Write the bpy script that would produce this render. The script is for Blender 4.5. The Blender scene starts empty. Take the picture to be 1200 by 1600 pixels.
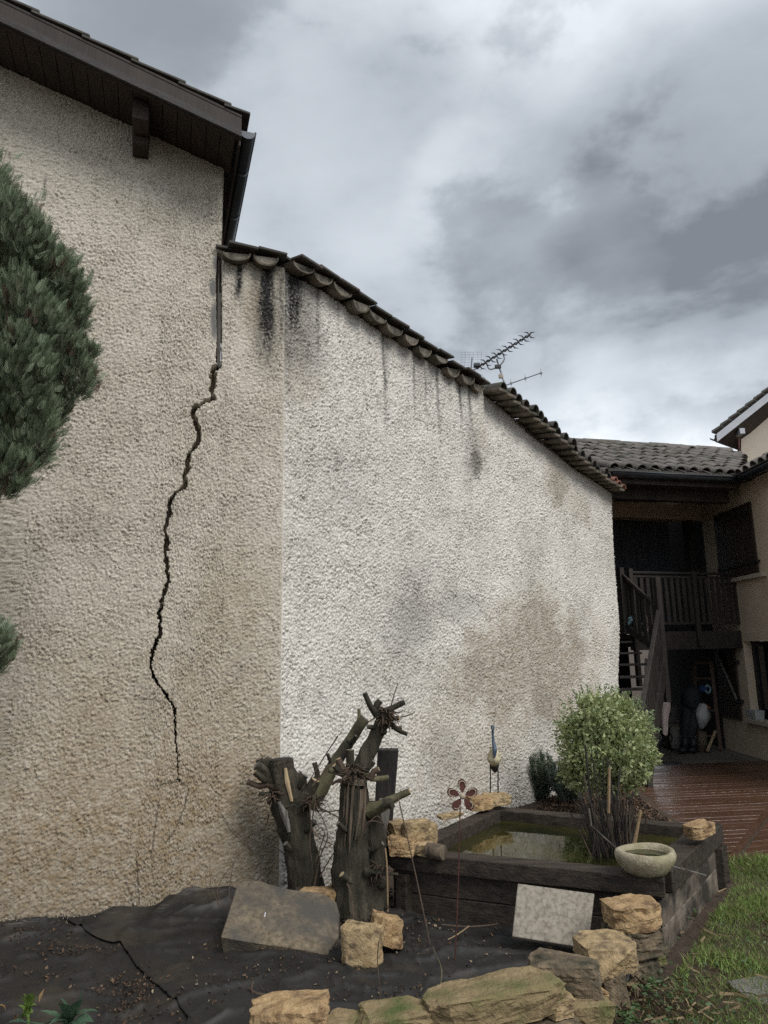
import bpy, bmesh, math, random
import numpy as np
from mathutils import Vector, Matrix, noise as mnoise

# ------------------------------------------------------------------ camera
SC = bpy.context.scene
FPX = 1100.0; TILT = math.radians(11); ROLL = -0.018; EYE = 2.0
cam_d = bpy.data.cameras.new('camera'); cam = bpy.data.objects.new('camera', cam_d)
SC.collection.objects.link(cam); SC.camera = cam
cam_d.sensor_fit = 'VERTICAL'; cam_d.sensor_height = 36.0; cam_d.lens = 36.0*FPX/1600.0
cam_d.clip_start = 0.05; cam_d.clip_end = 2000
_F = Vector((0, math.cos(TILT), math.sin(TILT))); _R0 = Vector((1, 0, 0)); _U0 = Vector((0, -math.sin(TILT), math.cos(TILT)))
_R = _R0*math.cos(ROLL)+_U0*math.sin(ROLL); _U = _U0*math.cos(ROLL)-_R0*math.sin(ROLL)
CAM = Vector((0, 0, EYE))
m = Matrix((_R, _U, -_F)).transposed().to_4x4(); m.translation = CAM
cam.matrix_world = m

# ------------------------------------------------------------------ sky
SUN_EL, SUN_AZ = math.radians(48), math.radians(136)      # azimuth clockwise from +Y
w = bpy.data.worlds.new('World'); SC.world = w; w.use_nodes = True
nt = w.node_tree; nt.nodes.clear()
def N(t, **kw):
    n = nt.nodes.new(t)
    for k, v in kw.items(): setattr(n, k, v)
    return n
def LK(a, b): nt.links.new(a, b)
out = N('ShaderNodeOutputWorld')
sky = N('ShaderNodeTexSky', sky_type='NISHITA', sun_disc=False); sky.sun_elevation = SUN_EL; sky.sun_rotation = SUN_AZ
bg1 = N('ShaderNodeBackground'); bg1.inputs[1].default_value = 0.1; LK(sky.outputs[0], bg1.inputs[0])
tc = N('ShaderNodeTexCoord')
nrm = N('ShaderNodeVectorMath', operation='NORMALIZE'); LK(tc.outputs['Generated'], nrm.inputs[0])
sep = N('ShaderNodeSeparateXYZ'); LK(nrm.outputs[0], sep.inputs[0])
def M(op, a, b=None, c=None, clamp=False):
    n = N('ShaderNodeMath', operation=op); n.use_clamp = clamp
    for i, v in enumerate((a, b, c)):
        if v is None: continue
        if hasattr(v, 'is_output'): LK(v, n.inputs[i])
        else: n.inputs[i].default_value = v
    return n.outputs[0]
# clouds: direction space, squashed in height so that banks lie flat towards the horizon
cmb = N('ShaderNodeVectorMath', operation='MULTIPLY'); LK(nrm.outputs[0], cmb.inputs[0]); cmb.inputs[1].default_value = (1, 1, 1.9)
def noise(vec, scale, detail=6, rough=0.55, dist=0.0, off=(0, 0, 0)):
    a = N('ShaderNodeVectorMath', operation='ADD'); LK(vec, a.inputs[0]); a.inputs[1].default_value = off
    n = N('ShaderNodeTexNoise'); LK(a.outputs[0], n.inputs['Vector'])
    n.inputs['Scale'].default_value = scale; n.inputs['Detail'].default_value = detail
    n.inputs['Roughness'].default_value = rough; n.inputs['Distortion'].default_value = dist
    return n
n_big = noise(cmb.outputs[0], 1.7, 2, 0.5, 0.5, (3.1, 7.7, 0)).outputs[0]
n_mid = noise(cmb.outputs[0], 2.6, 8, 0.56, 0.15, (11.3, 2.0, 4)).outputs[0]
wrp = noise(cmb.outputs[0], 2.4, 7, 0.55, 0.1, (5.5, 1.1, 2))
wsub = N('ShaderNodeVectorMath', operation='SUBTRACT'); LK(wrp.outputs['Color'], wsub.inputs[0]); wsub.inputs[1].default_value = (.5, .5, .5)
wscl = N('ShaderNodeVectorMath', operation='SCALE'); LK(wsub.outputs[0], wscl.inputs[0]); wscl.inputs['Scale'].default_value = 0.34
wadd = N('ShaderNodeVectorMath', operation='ADD'); LK(nrm.outputs[0], wadd.inputs[0]); LK(wscl.outputs[0], wadd.inputs[1])
wdir = N('ShaderNodeVectorMath', operation='NORMALIZE'); LK(wadd.outputs[0], wdir.inputs[0])
def mapr(v, a, b, lo, hi):
    r = N('ShaderNodeMapRange', interpolation_type='SMOOTHSTEP'); LK(v, r.inputs[0]); r.inputs[1].default_value = a; r.inputs[2].default_value = b; r.inputs[3].default_value = lo; r.inputs[4].default_value = hi; return r.outputs[0]
lum = M('ADD', mapr(n_big, .36, .64, .47, .61), M('ADD', mapr(n_mid, .34, .68, -.08, .09), mapr(n_mid, .455, .545, -.055, .055)))
def bank(d, ang, amp):
    """one cloud bank or gap: a soft, wind-torn patch around a compass direction"""
    global lum
    dt = N('ShaderNodeVectorMath', operation='DOT_PRODUCT'); LK(wdir.outputs[0], dt.inputs[0]); dt.inputs[1].default_value = Vector(d).normalized()
    mr = N('ShaderNodeMapRange', interpolation_type='SMOOTHSTEP'); LK(dt.outputs['Value'], mr.inputs[0])
    mr.inputs[1].default_value = math.cos(math.radians(ang)); mr.inputs[2].default_value = 1.0
    lum = M('ADD', lum, M('MULTIPLY', mr.outputs[0], amp))
BANKS = []
# ------------------------------------------------------------------ positions: a ray through the lens met with a real plane
def ray(px, py): return _F*FPX + _R*(px-600) - _U*(py-800)
def P(px, py, Y):                # on the vertical plane at depth Y
    d = ray(px, py); return CAM + d*(Y/d.y)
def G(px, py, z=0.0):            # on the horizontal plane at height z
    d = ray(px, py); return CAM + d*((z-EYE)/d.z)
for px, py, ang, amp in ((560, 330, 20, -0.05), (1040, 310, 18, -0.25), (700, 210, 12, -0.05), (870, 430, 8, 0.18), (760, 330, 7, 0.10), (1010, 650, 11, 0.27),
                         (620, 560, 13, -0.06), (880, 540, 9, -0.14), (450, 180, 20, -0.07), (950, 90, 12, 0.05)):
    bank(ray(px, py), ang, amp)
lum = M('MINIMUM', M('MAXIMUM', lum, 0.1), 1.0)
ramp = N('ShaderNodeValToRGB'); LK(lum, ramp.inputs[0])
el = ramp.color_ramp.elements
el[0].position = 0.15; el[0].color = (0.13, 0.142, 0.156, 1)
el[1].position = 0.92; el[1].color = (0.74, 0.76, 0.78, 1)
for p, c in ((0.40, (0.268, 0.292, 0.318, 1)), (0.62, (0.452, 0.484, 0.515, 1))):
    e = el.new(p); e.color = c
bg2 = N('ShaderNodeBackground'); LK(ramp.outputs[0], bg2.inputs[0]); bg2.inputs[1].default_value = 1.0
mx = N('ShaderNodeMixShader'); mx.inputs[0].default_value = 0.92; LK(bg1.outputs[0], mx.inputs[1]); LK(bg2.outputs[0], mx.inputs[2])
LK(mx.outputs[0], out.inputs[0])
# sun behind thick cloud
sd = bpy.data.lights.new('sun', 'SUN'); sd.energy = 1.5; sd.angle = math.radians(28); sd.color = (1.0, 0.975, 0.94)
sun = bpy.data.objects.new('sun', sd); SC.collection.objects.link(sun)
sdir = Vector((math.sin(SUN_AZ)*math.cos(SUN_EL), math.cos(SUN_AZ)*math.cos(SUN_EL), math.sin(SUN_EL)))
sun.rotation_euler = sdir.to_track_quat('Z', 'Y').to_euler(); sun.location = sdir*60
vs = SC.view_settings; vs.view_transform = 'Standard'; vs.look = 'None'; vs.gamma = 1.0; vs.exposure = 0.78; vs.use_curve_mapping = False
SC.cycles.max_bounces = 4; SC.cycles.diffuse_bounces = 3; SC.cycles.glossy_bounces = 2; SC.cycles.transmission_bounces = 2; SC.cycles.use_denoising = False
SC.cycles.use_adaptive_sampling = True; SC.cycles.adaptive_threshold = 0.012
w.cycles.sampling_method = 'MANUAL'; w.cycles.sample_map_resolution = 256

# ------------------------------------------------------------------ helpers
COL = SC.collection
RNG = random.Random(7)
class MB:
    """collects shapes, build() links them as one mesh object"""
    def __init__(s): s.v = []; s.f = []
    def add(s, vs, fs):
        o = len(s.v); s.v += [tuple(p) for p in vs]; s.f += [tuple(i+o for i in f) for f in fs]; return s
    def hexa(s, p): return s.add(p, [(0, 3, 2, 1), (4, 5, 6, 7), (0, 1, 5, 4), (1, 2, 6, 5), (2, 3, 7, 6), (3, 0, 4, 7)])
    def box(s, c, sz, rz=0.0, mat=None):
        x, y, z = (k/2 for k in sz); R = mat if mat is not None else Matrix.Rotation(rz, 3, 'Z'); c = Vector(c)
        return s.hexa([c+R@Vector(q) for q in ((-x, -y, -z), (x, -y, -z), (x, y, -z), (-x, y, -z), (-x, -y, z), (x, -y, z), (x, y, z), (-x, y, z))])
    def beam(s, a, b, wd, ht, up=(0, 0, 1)):
        a = Vector(a); b = Vector(b); d = (b-a).normalized(); u = Vector(up); r = d.cross(u).normalized(); u = r.cross(d).normalized()
        r *= wd/2; u *= ht/2
        return s.hexa([a-r-u, a+r-u, b+r-u, b-r-u, a-r+u, a+r+u, b+r+u, b-r+u])
    def tube(s, pts, rad, n=8, cap=True, wob=0.0, seed=0):
        pts = [Vector(p) for p in pts]
        if not hasattr(rad, '__len__'): rad = [rad]*len(pts)
        V = []; prev = None
        for i, p in enumerate(pts):
            t = (pts[min(i+1, len(pts)-1)]-pts[max(i-1, 0)]).normalized()
            if prev is None:
                u = t.orthogonal().normalized()
            else:
                u = (prev - t*prev.dot(t)); u = u.normalized() if u.length > 1e-5 else t.orthogonal().normalized()
            prev = u; vv = t.cross(u)
            for k in range(n):
                a = 2*math.pi*k/n; r = rad[i]
                q = u*math.cos(a)+vv*math.sin(a)
                if wob: r *= 1+.5*wob*mnoise.noise(p*9+q*1.3+Vector((seed*7.3, 0, 0)))+.7*wob*mnoise.noise(Vector((q.x*6, q.y*6, p.z*4))+Vector((seed*3.1, 0, 0)))+.3*wob*mnoise.noise(p*45+q*3)
                V.append(p+q*r)
        Fc = [(i*n+k, i*n+(k+1) % n, (i+1)*n+(k+1) % n, (i+1)*n+k) for i in range(len(pts)-1) for k in range(n)]
        if cap: Fc += [tuple(range(n-1, -1, -1)), tuple((len(pts)-1)*n+k for k in range(n))]
        return s.add(V, Fc)
    def prism(s, poly, ext):
        n = len(poly); a = [Vector(p) for p in poly]; e = Vector(ext)
        return s.add(a+[p+e for p in a], [tuple(range(n-1, -1, -1)), tuple(range(n, 2*n))]+[(i, (i+1) % n, n+(i+1) % n, n+i) for i in range(n)])
    def build(s, name, mat, parent=None, smooth=False, bevel=0.0, seg=2):
        me = bpy.data.meshes.new(name); me.from_pydata(s.v, [], s.f); me.validate()
        bm = bmesh.new(); bm.from_mesh(me); bmesh.ops.recalc_face_normals(bm, faces=bm.faces); bm.to_mesh(me); bm.free()
        return link(name, me, mat, parent, smooth, bevel, seg)
def link(name, me, mat, parent=None, smooth=False, bevel=0.0, seg=2):
    o = bpy.data.objects.new(name, me); COL.objects.link(o)
    if mat is not None: me.materials.append(MAT[mat] if isinstance(mat, str) else mat)
    if smooth: me.shade_smooth()
    if bevel:
        b = o.modifiers.new('bevel', 'BEVEL'); b.width = bevel; b.segments = seg; b.limit_method = 'ANGLE'
    if parent is not None:
        o.parent = parent; o.matrix_parent_inverse = parent.matrix_world.inverted()
    return o
def copy_mesh(src, name, mw, parent=None):
    o = bpy.data.objects.new(name, src.data); COL.objects.link(o)
    for md in src.modifiers:
        if md.type == 'BEVEL':
            b = o.modifiers.new('bevel', 'BEVEL'); b.width = md.width; b.segments = md.segments; b.limit_method = 'ANGLE'
    if parent is not None: o.parent = parent; o.matrix_parent_inverse = parent.matrix_world.inverted()
    o.matrix_world = mw
    return o
def tag(o, label, cat, group=None, kind=None):
    o['label'] = label
    if cat: o['category'] = cat
    if group: o['group'] = group
    if kind: o['kind'] = kind
    return o
def empty(name, loc, label, cat, group=None):
    o = bpy.data.objects.new(name, None); COL.objects.link(o); o.location = loc; o.empty_display_size = 0.1
    o.matrix_world = Matrix.Translation(loc)
    return tag(o, label, cat, group)
def struct(o): o['kind'] = 'structure'; return o
def npmesh(name, V, Fq, mat, parent=None, smooth=True, col=None, attrs=None):
    V = np.asarray(V, np.float32); Fq = np.asarray(Fq, np.int32); k = Fq.shape[1]
    me = bpy.data.meshes.new(name)
    me.vertices.add(len(V)); me.vertices.foreach_set('co', V.ravel())
    me.loops.add(Fq.size); me.loops.foreach_set('vertex_index', Fq.ravel())
    me.polygons.add(len(Fq)); me.polygons.foreach_set('loop_start', np.arange(0, Fq.size, k, dtype=np.int32))
    me.update(calc_edges=True)
    if col is not None:
        a = me.color_attributes.new('col', 'FLOAT_COLOR', 'POINT')
        c = np.ones((len(V), 4), np.float32); c[:, :3] = col; a.data.foreach_set('color', c.ravel())
    for nm, vals in (attrs or {}).items():
        a = me.attributes.new(nm, 'FLOAT', 'POINT'); a.data.foreach_set('value', np.asarray(vals, np.float32).ravel())
    return link(name, me, mat, parent, smooth)
def scatter(name, BV, BF, pos, rot, scl, cols, mat, parent=None, tipcol=None):
    """many copies of one small leaf or blade joined into ONE mesh"""
    BV = np.asarray(BV, float); BF = np.asarray(BF); n = len(pos)
    V = np.einsum('nij,kj->nki', rot, BV)*np.asarray(scl).reshape(n, 1, -1) + np.asarray(pos)[:, None, :]
    Fq = (BF[None]+(np.arange(n)*len(BV))[:, None, None]).reshape(-1, BF.shape[1])
    c = np.repeat(np.asarray(cols)[:, None, :], len(BV), 1)
    if tipcol is not None:
        for i, tcv in tipcol.items(): c[:, i, :] = c[:, i, :]*tcv
    return npmesh(name, V.reshape(-1, 3), Fq, mat, parent, False, c.reshape(-1, 3))
def frames(dirs, roll):
    """rotation matrices whose local Y follows dirs"""
    d = dirs/np.linalg.norm(dirs, axis=1, keepdims=True)
    ref = np.where(np.abs(d[:, 2:3]) > .9, np.array([[1., 0, 0]]), np.array([[0, 0, 1.]]))
    x = np.cross(d, ref); x /= np.linalg.norm(x, axis=1, keepdims=True); z = np.cross(x, d)
    c, s = np.cos(roll)[:, None], np.sin(roll)[:, None]
    return np.stack([x*c+z*s, d, z*c-x*s], axis=2)
NP = np.random.default_rng(11)
_perm = np.random.default_rng(3).permutation(256); _perm = np.concatenate([_perm, _perm, _perm])
_gx = np.cos(np.arange(256)*(2*math.pi/256)).astype(np.float32); _gy = np.sin(np.arange(256)*(2*math.pi/256)).astype(np.float32)
_perm = _perm.astype(np.int32)
def perlin(x, y, seed=0):
    x = np.asarray(x, np.float32)+np.float32((seed*17.31) % 256); y = np.asarray(y, np.float32)+np.float32((seed*9.77) % 256)
    xi = np.floor(x); yi = np.floor(y); xf = x-xi; yf = y-yi; xi = xi.astype(np.int32) & 255; yi = yi.astype(np.int32) & 255
    u = xf*xf*xf*(xf*(xf*6-15)+10); v = yf*yf*yf*(yf*(yf*6-15)+10)
    p0 = _perm[xi]; p1 = _perm[xi+1]
    def g(h, dx, dy): return _gx[h]*dx+_gy[h]*dy
    n00 = g(_perm[p0+yi], xf, yf); n10 = g(_perm[p1+yi], xf-1, yf); n01 = g(_perm[p0+yi+1], xf, yf-1); n11 = g(_perm[p1+yi+1], xf-1, yf-1)
    a = n00+(n10-n00)*u; return 1.41*(a+(n01+(n11-n01)*u-a)*v)
def fbm(x, y, oct=4, seed=0, gain=.5):
    t = 0; a = 1.; s = 0
    for i in range(oct): t = t+a*perlin(x*2**i, y*2**i, seed+i*3); s += a; a *= gain
    return t/s
def upsample(m, nr, nc):
    r = np.linspace(0, m.shape[0]-1, nr); c = np.linspace(0, m.shape[1]-1, nc)
    r0 = np.minimum(r.astype(int), m.shape[0]-2); c0 = np.minimum(c.astype(int), m.shape[1]-2); fr = (r-r0)[:, None]; fc = (c-c0)[None]
    return (m[r0][:, c0]*(1-fc)+m[r0][:, c0+1]*fc)*(1-fr)+(m[r0+1][:, c0]*(1-fc)+m[r0+1][:, c0+1]*fc)*fr
def sstep(a, b, x): t = np.clip((x-a)/(b-a), 0, 1); return t*t*(3-2*t)

# ------------------------------------------------------------------ materials (all node based)
MAT = {}
def pm(name, c1, c2, scale=6, rough=0.8, bump=0.3, bscale=30, stretch=(1, 1, 1), rot=0.0, c3=None, c3scale=2.0, c3amt=0.5, spec=0.35, vcol=False, metal=0.0, bdist=0.01, rough2=None, trans=0.0):
    mt = bpy.data.materials.new(name); mt.use_nodes = True; t = mt.node_tree; bs = t.nodes['Principled BSDF']
    co = t.nodes.new('ShaderNodeTexCoord'); mp = t.nodes.new('ShaderNodeMapping'); mp.inputs['Scale'].default_value = stretch; mp.inputs['Rotation'].default_value = (0, 0, rot)
    if vcol is None: pass
    # object coordinates shifted by a random value, so repeats do not share a pattern
    oi = t.nodes.new('ShaderNodeObjectInfo'); ml = t.nodes.new('ShaderNodeMath'); ml.operation = 'MULTIPLY'; ml.inputs[1].default_value = 37.0
    t.links.new(oi.outputs['Random'], ml.inputs[0])
    t.links.new(co.outputs['Object'], mp.inputs['Vector']); 
    ad = t.nodes.new('ShaderNodeVectorMath'); ad.operation = 'ADD'; t.links.new(mp.outputs[0], ad.inputs[0]); t.links.new(ml.outputs[0], ad.inputs[1])
    def nz(sc, det=4, ro=0.6, vec=None):
        n = t.nodes.new('ShaderNodeTexNoise'); n.inputs['Scale'].default_value = sc; n.inputs['Detail'].default_value = det; n.inputs['Roughness'].default_value = ro
        t.links.new((vec or ad).outputs[0], n.inputs['Vector']); return n.outputs[0]
    def rampf(src, a, b):
        r = t.nodes.new('ShaderNodeMapRange'); r.inputs[1].default_value = a; r.inputs[2].default_value = b; t.links.new(src, r.inputs[0]); return r.outputs[0]
    def mix(f, a, b, mode='MIX'):
        x = t.nodes.new('ShaderNodeMix'); x.data_type = 'RGBA'; x.blend_type = mode
        for s, v in ((x.inputs['Factor'], f), (x.inputs[6], a), (x.inputs[7], b)):
            if hasattr(v, 'is_output'): t.links.new(v, s)
            elif isinstance(v, (int, float)): s.default_value = v
            else: s.default_value = (*v, 1)
        return x.outputs[2]
    f1 = rampf(nz(scale), 0.32, 0.68)
    c = mix(f1, c1, c2)
    if c3 is not None: c = mix(rampf(nz(c3scale, 5, .6), 1-c3amt-.12, 1-c3amt+.12), c, c3)
    if vcol:
        va = t.nodes.new('ShaderNodeAttribute'); va.attribute_name = 'col'; c = mix(1.0, c, va.outputs['Color'], 'MULTIPLY')
    t.links.new(c, bs.inputs['Base Color'])
    bs.inputs['Roughness'].default_value = rough; bs.inputs['Specular IOR Level'].default_value = spec; bs.inputs['Metallic'].default_value = metal
    if rough2 is not None:
        r = t.nodes.new('ShaderNodeMapRange'); r.inputs[1].default_value = .35; r.inputs[2].default_value = .65; r.inputs[3].default_value = rough; r.inputs[4].default_value = rough2
        t.links.new(nz(scale*.6, 4), r.inputs[0]); t.links.new(r.outputs[0], bs.inputs['Roughness'])
    if bump:
        b = t.nodes.new('ShaderNodeBump'); b.inputs['Strength'].default_value = bump; b.inputs['Distance'].default_value = bdist
        t.links.new(nz(bscale, 4, .65), b.inputs['Height']); t.links.new(b.outputs[0], bs.inputs['Normal'])
    if trans:
        tr = t.nodes.new('ShaderNodeBsdfTranslucent'); t.links.new(c, tr.inputs[0]); ms = t.nodes.new('ShaderNodeMixShader'); ms.inputs[0].default_value = trans
        t.links.new(bs.outputs[0], ms.inputs[1]); t.links.new(tr.outputs[0], ms.inputs[2]); t.links.new(ms.outputs[0], t.nodes['Material Output'].inputs[0])
    MAT[name] = mt; mt['_'] = 1
    return mt
pm('dark_wood', (.022, .016, .013), (.045, .032, .024), 5, .7, .4, 40, (1, 1, .12))
pm('soffit_wood', (.030, .020, .015), (.055, .036, .026), 5, .7, .4, 30, (3, .4, 3))
pm('barge_wood', (.026, .022, .021), (.055, .048, .045), 6, .65, .5, 40, (.5, 3, 3), c3=(.016, .012, .011), c3scale=3, c3amt=.4)
pm('zinc', (.035, .04, .045), (.06, .066, .074), 3, .42, .1, 30, metal=.55)
pm('old_tile', (.14, .115, .09), (.23, .19, .15), 9, .9, .6, 40, c3=(.045, .05, .032), c3scale=5, c3amt=.45)
pm('dark_tile', (.06, .056, .05), (.115, .105, .092), 9, .9, .6, 40, c3=(.06, .068, .04), c3scale=5, c3amt=.35)
pm('pink_tile', (.30, .13, .09), (.22, .11, .085), 9, .85, .5, 40, c3=(.08, .07, .05), c3scale=6, c3amt=.4)
pm('house_tile', (.12, .105, .096), (.21, .185, .165), 8, .85, .5, 40, c3=(.05, .052, .036), c3scale=4, c3amt=.45)
pm('mortar', (.17, .165, .15), (.26, .25, .23), 12, .95, .7, 60)
pm('eave_mortar', (.24, .215, .17), (.34, .30, .24), 12, .95, .7, 60, c3=(.07, .07, .055), c3scale=7, c3amt=.5)
pm('strip_wood', (.06, .05, .042), (.10, .088, .075), 6, .8, .4, 40, (4, 4, .5))
pm('white_plastic', (.75, .77, .8), (.68, .7, .73), 6, .5, .1, 30)
for nm_, rt_ in (('sleeper', .387), ('sleeper_b', -.94)):
    pm(nm_, (.014, .0105, .008), (.055, .040, .029), 9, .5, .8, 22, (.35, 3, 3), rt_, c3=(.075, .058, .043), c3scale=3, c3amt=.28, rough2=.8)
pm('sleeper_side', (.15, .12, .09), (.25, .21, .165), 4, .7, .6, 26, (1, 1, 1.2), -.94, c3=(.030, .024, .019), c3scale=3.2, c3amt=.55)
pm('sandstone', (.27, .19, .095), (.45, .335, .19), 20, .9, 1.0, 34, c3=(.10, .07, .045), c3scale=13, c3amt=.42, bdist=.02)
pm('sandstone_orange', (.29, .18, .085), (.46, .325, .175), 20, .9, 1.0, 34, c3=(.12, .07, .04), c3scale=12, c3amt=.42, bdist=.02)
pm('mossy_stone', (.17, .125, .065), (.32, .24, .13), 20, .9, 1.0, 34, c3=(.055, .085, .018), c3scale=5, c3amt=.42, bdist=.02)
pm('dark_stone', (.12, .09, .06), (.24, .18, .115), 20, .9, 1.0, 34, c3=(.045, .042, .026), c3scale=8, c3amt=.48, bdist=.02)
pm('slab_stone', (.085, .068, .045), (.23, .182, .122), 26, .7, 1.0, 60, c3=(.075, .068, .058), c3scale=3.2, c3amt=.46)
pm('paver', (.24, .21, .165), (.32, .285, .235), 30, .85, .5, 90, c3=(.15, .13, .105), c3scale=34, c3amt=.44, bdist=.004)
pm('bowl_stone', (.24, .205, .135), (.42, .37, .27), 22, .85, 1.0, 60, c3=(.24, .22, .12), c3scale=4.5, c3amt=.42)
pm('bark', (.022, .019, .013), (.10, .083, .058), 22, .9, 1.0, 40, (1, 1, .22), c3=(.030, .028, .018), c3scale=7, c3amt=.5, bdist=.03)
pm('bark_green', (.085, .078, .042), (.14, .125, .072), 9, .8, .6, 40, (1, 1, .5), c3=(.03, .026, .018), c3scale=5, c3amt=.4)
pm('burnt_wood', (.014, .012, .011), (.035, .03, .027), 8, .75, .9, 40, (3, 3, .3))
pm('grey_wood', (.13, .12, .105), (.22, .205, .185), 8, .8, .8, 40, (5, 5, .3), c3=(.04, .035, .03), c3scale=5, c3amt=.35)
pm('torn_wood', (.36, .26, .15), (.46, .36, .22), 8, .8, .5, 40, (4, 4, .5))
pm('brown_wood', (.10, .075, .052), (.17, .13, .09), 8, .8, .7, 40, (5, 5, .3), c3=(.035, .028, .022), c3scale=5, c3amt=.4)
pm('twig', (.055, .036, .026), (.10, .07, .048), 20, .8, .2, 60)
pm('stem', (.05, .042, .033), (.11, .092, .07), 14, .7, .3, 60, (1, 1, .3), c3=(.02, .018, .016), c3scale=6, c3amt=.45)
pm('pale_stem', (.28, .19, .10), (.20, .14, .085), 14, .7, .3, 60)
pm('rust', (.060, .022, .018), (.10, .036, .026), 14, .75, .3, 60)
pm('cream_paint', (.42, .35, .26), (.30, .24, .18), 30, .6, .2, 60)
pm('heron_body', (.42, .36, .22), (.52, .46, .32), 26, .6, .3, 50, c3=(.05, .045, .04), c3scale=38, c3amt=.36)
pm('heron_blue', (.035, .055, .085), (.07, .10, .14), 20, .45, .2, 50)
pm('black_metal', (.012, .012, .013), (.025, .024, .024), 10, .5, .2, 40)
pm('antenna_metal', (.16, .165, .175), (.24, .245, .26), 10, .45, .1, 40, metal=.6)
pm('antenna_black', (.03, .03, .033), (.05, .05, .055), 10, .5, .1, 40)
pm('beige_render', (.52, .42, .31), (.58, .47, .35), 3, .9, .25, 120, c3=(.43, .34, .245), c3scale=1.2, c3amt=.35, bdist=.004)
pm('pale_render', (.44, .38, .31), (.48, .42, .35), 3, .9, .25, 120)
pm('sill_stone', (.40, .34, .27), (.46, .40, .32), 6, .85, .3, 60)
pm('stair_wood', (.024, .020, .018), (.045, .038, .034), 6, .6, .4, 40, (3, 3, .5))
pm('shutter_wood', (.022, .014, .010), (.038, .024, .017), 6, .6, .4, 40, (4, 4, .4))
pm('panel_wood', (.05, .052, .058), (.075, .078, .085), 5, .7, .3, 40, (4, 4, .2))
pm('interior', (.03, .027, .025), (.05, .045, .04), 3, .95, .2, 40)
pm('concrete', (.11, .098, .082), (.16, .143, .122), 4, .9, .3, 60, spec=.15, c3=(.09, .082, .07), c3scale=1.5, c3amt=.4)
pm('deck_wood', (.062, .030, .018), (.10, .052, .030), 4, .16, .35, 24, (.25, 3, 3), c3=(.05, .022, .012), c3scale=1.2, c3amt=.4, spec=.5, rough2=.5)
pm('cloth_pink', (.46, .37, .34), (.54, .45, .42), 8, .95, .3, 90)
pm('cloth_dark', (.020, .023, .026), (.035, .038, .042), 8, .8, .3, 60)
pm('rubber', (.012, .014, .016), (.02, .022, .026), 8, .5, .1, 60)
pm('blue_cloth', (.014, .035, .10), (.025, .055, .15), 8, .9, .3, 60)
pm('cyan_plastic', (.14, .25, .28), (.2, .32, .36), 8, .5, .2, 60)
pm('orange_plastic', (.36, .10, .03), (.45, .14, .05), 8, .5, .2, 60)
pm('clear_plastic', (.34, .34, .34), (.44, .44, .43), 8, .3, .3, 30)
pm('stone_grey', (.12, .114, .10), (.18, .17, .152), 8, .9, .4, 60)
pm('red_wood', (.07, .045, .032), (.11, .07, .05), 6, .7, .4, 40, (4, 4, .4))
pm('terracotta', (.17, .13, .10), (.24, .19, .15), 6, .9, .3, 60)
pm('white_paint', (.42, .44, .47), (.50, .52, .55), 4, .6, .2, 50)
pm('tarp', (.013, .012, .011), (.023, .021, .019), 5, .5, .25, 160, c3=(.055, .043, .031), c3scale=2.0, c3amt=.34, rough2=.7, bdist=.003, spec=.4)
pm('soil', (.040, .028, .019), (.085, .06, .042), 14, .95, 1.0, 50, c3=(.03, .035, .014), c3scale=1.5, c3amt=.3, bdist=.02)
pm('leaf', (1, 1, 1), (.78, .78, .78), 18, .5, 0, 40, vcol=True, trans=.25)
pm('needle', (1, 1, 1), (.75, .75, .75), 12, .65, 0, 40, vcol=True, trans=.12)
pm('grass', (1, 1, 1), (.8, .8, .8), 12, .55, 0, 40, vcol=True, trans=.25)
pm('litter', (1, 1, 1), (.7, .7, .7), 22, .85, 0, 40, vcol=True)
def glass(name, c, rough, spec=.5):
    mt = bpy.data.materials.new(name); mt.use_nodes = True; b = mt.node_tree.nodes['Principled BSDF']
    b.inputs['Base Color'].default_value = (*c, 1); b.inputs['Roughness'].default_value = rough; b.inputs['Specular IOR Level'].default_value = spec
    MAT[name] = mt; return mt
glass('window_glass', (.012, .014, .018), .03, .6)
mt = glass('pond_water', (.016, .019, .006), .035, .5)
t = mt.node_tree; nz = t.nodes.new('ShaderNodeTexNoise'); nz.inputs['Scale'].default_value = 5; nz.inputs['Detail'].default_value = 3
tco = t.nodes.new('ShaderNodeTexCoord'); t.links.new(tco.outputs['Object'], nz.inputs['Vector'])
bp = t.nodes.new('ShaderNodeBump'); bp.inputs['Strength'].default_value = .08; bp.inputs['Distance'].default_value = .02
t.links.new(nz.outputs[0], bp.inputs['Height']); t.links.new(bp.outputs[0], t.nodes['Principled BSDF'].inputs['Normal'])
n2 = t.nodes.new('ShaderNodeTexNoise'); n2.inputs['Scale'].default_value = 1.7; n2.inputs['Detail'].default_value = 5; t.links.new(tco.outputs['Object'], n2.inputs['Vector'])
cr = t.nodes.new('ShaderNodeValToRGB'); cr.color_ramp.elements[0].position = .4; cr.color_ramp.elements[0].color = (.010, .012, .004, 1)
cr.color_ramp.elements[1].position = .7; cr.color_ramp.elements[1].color = (.045, .040, .010, 1)
t.links.new(n2.outputs[0], cr.inputs[0]); t.links.new(cr.outputs[0], t.nodes['Principled BSDF'].inputs['Base Color'])

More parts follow.
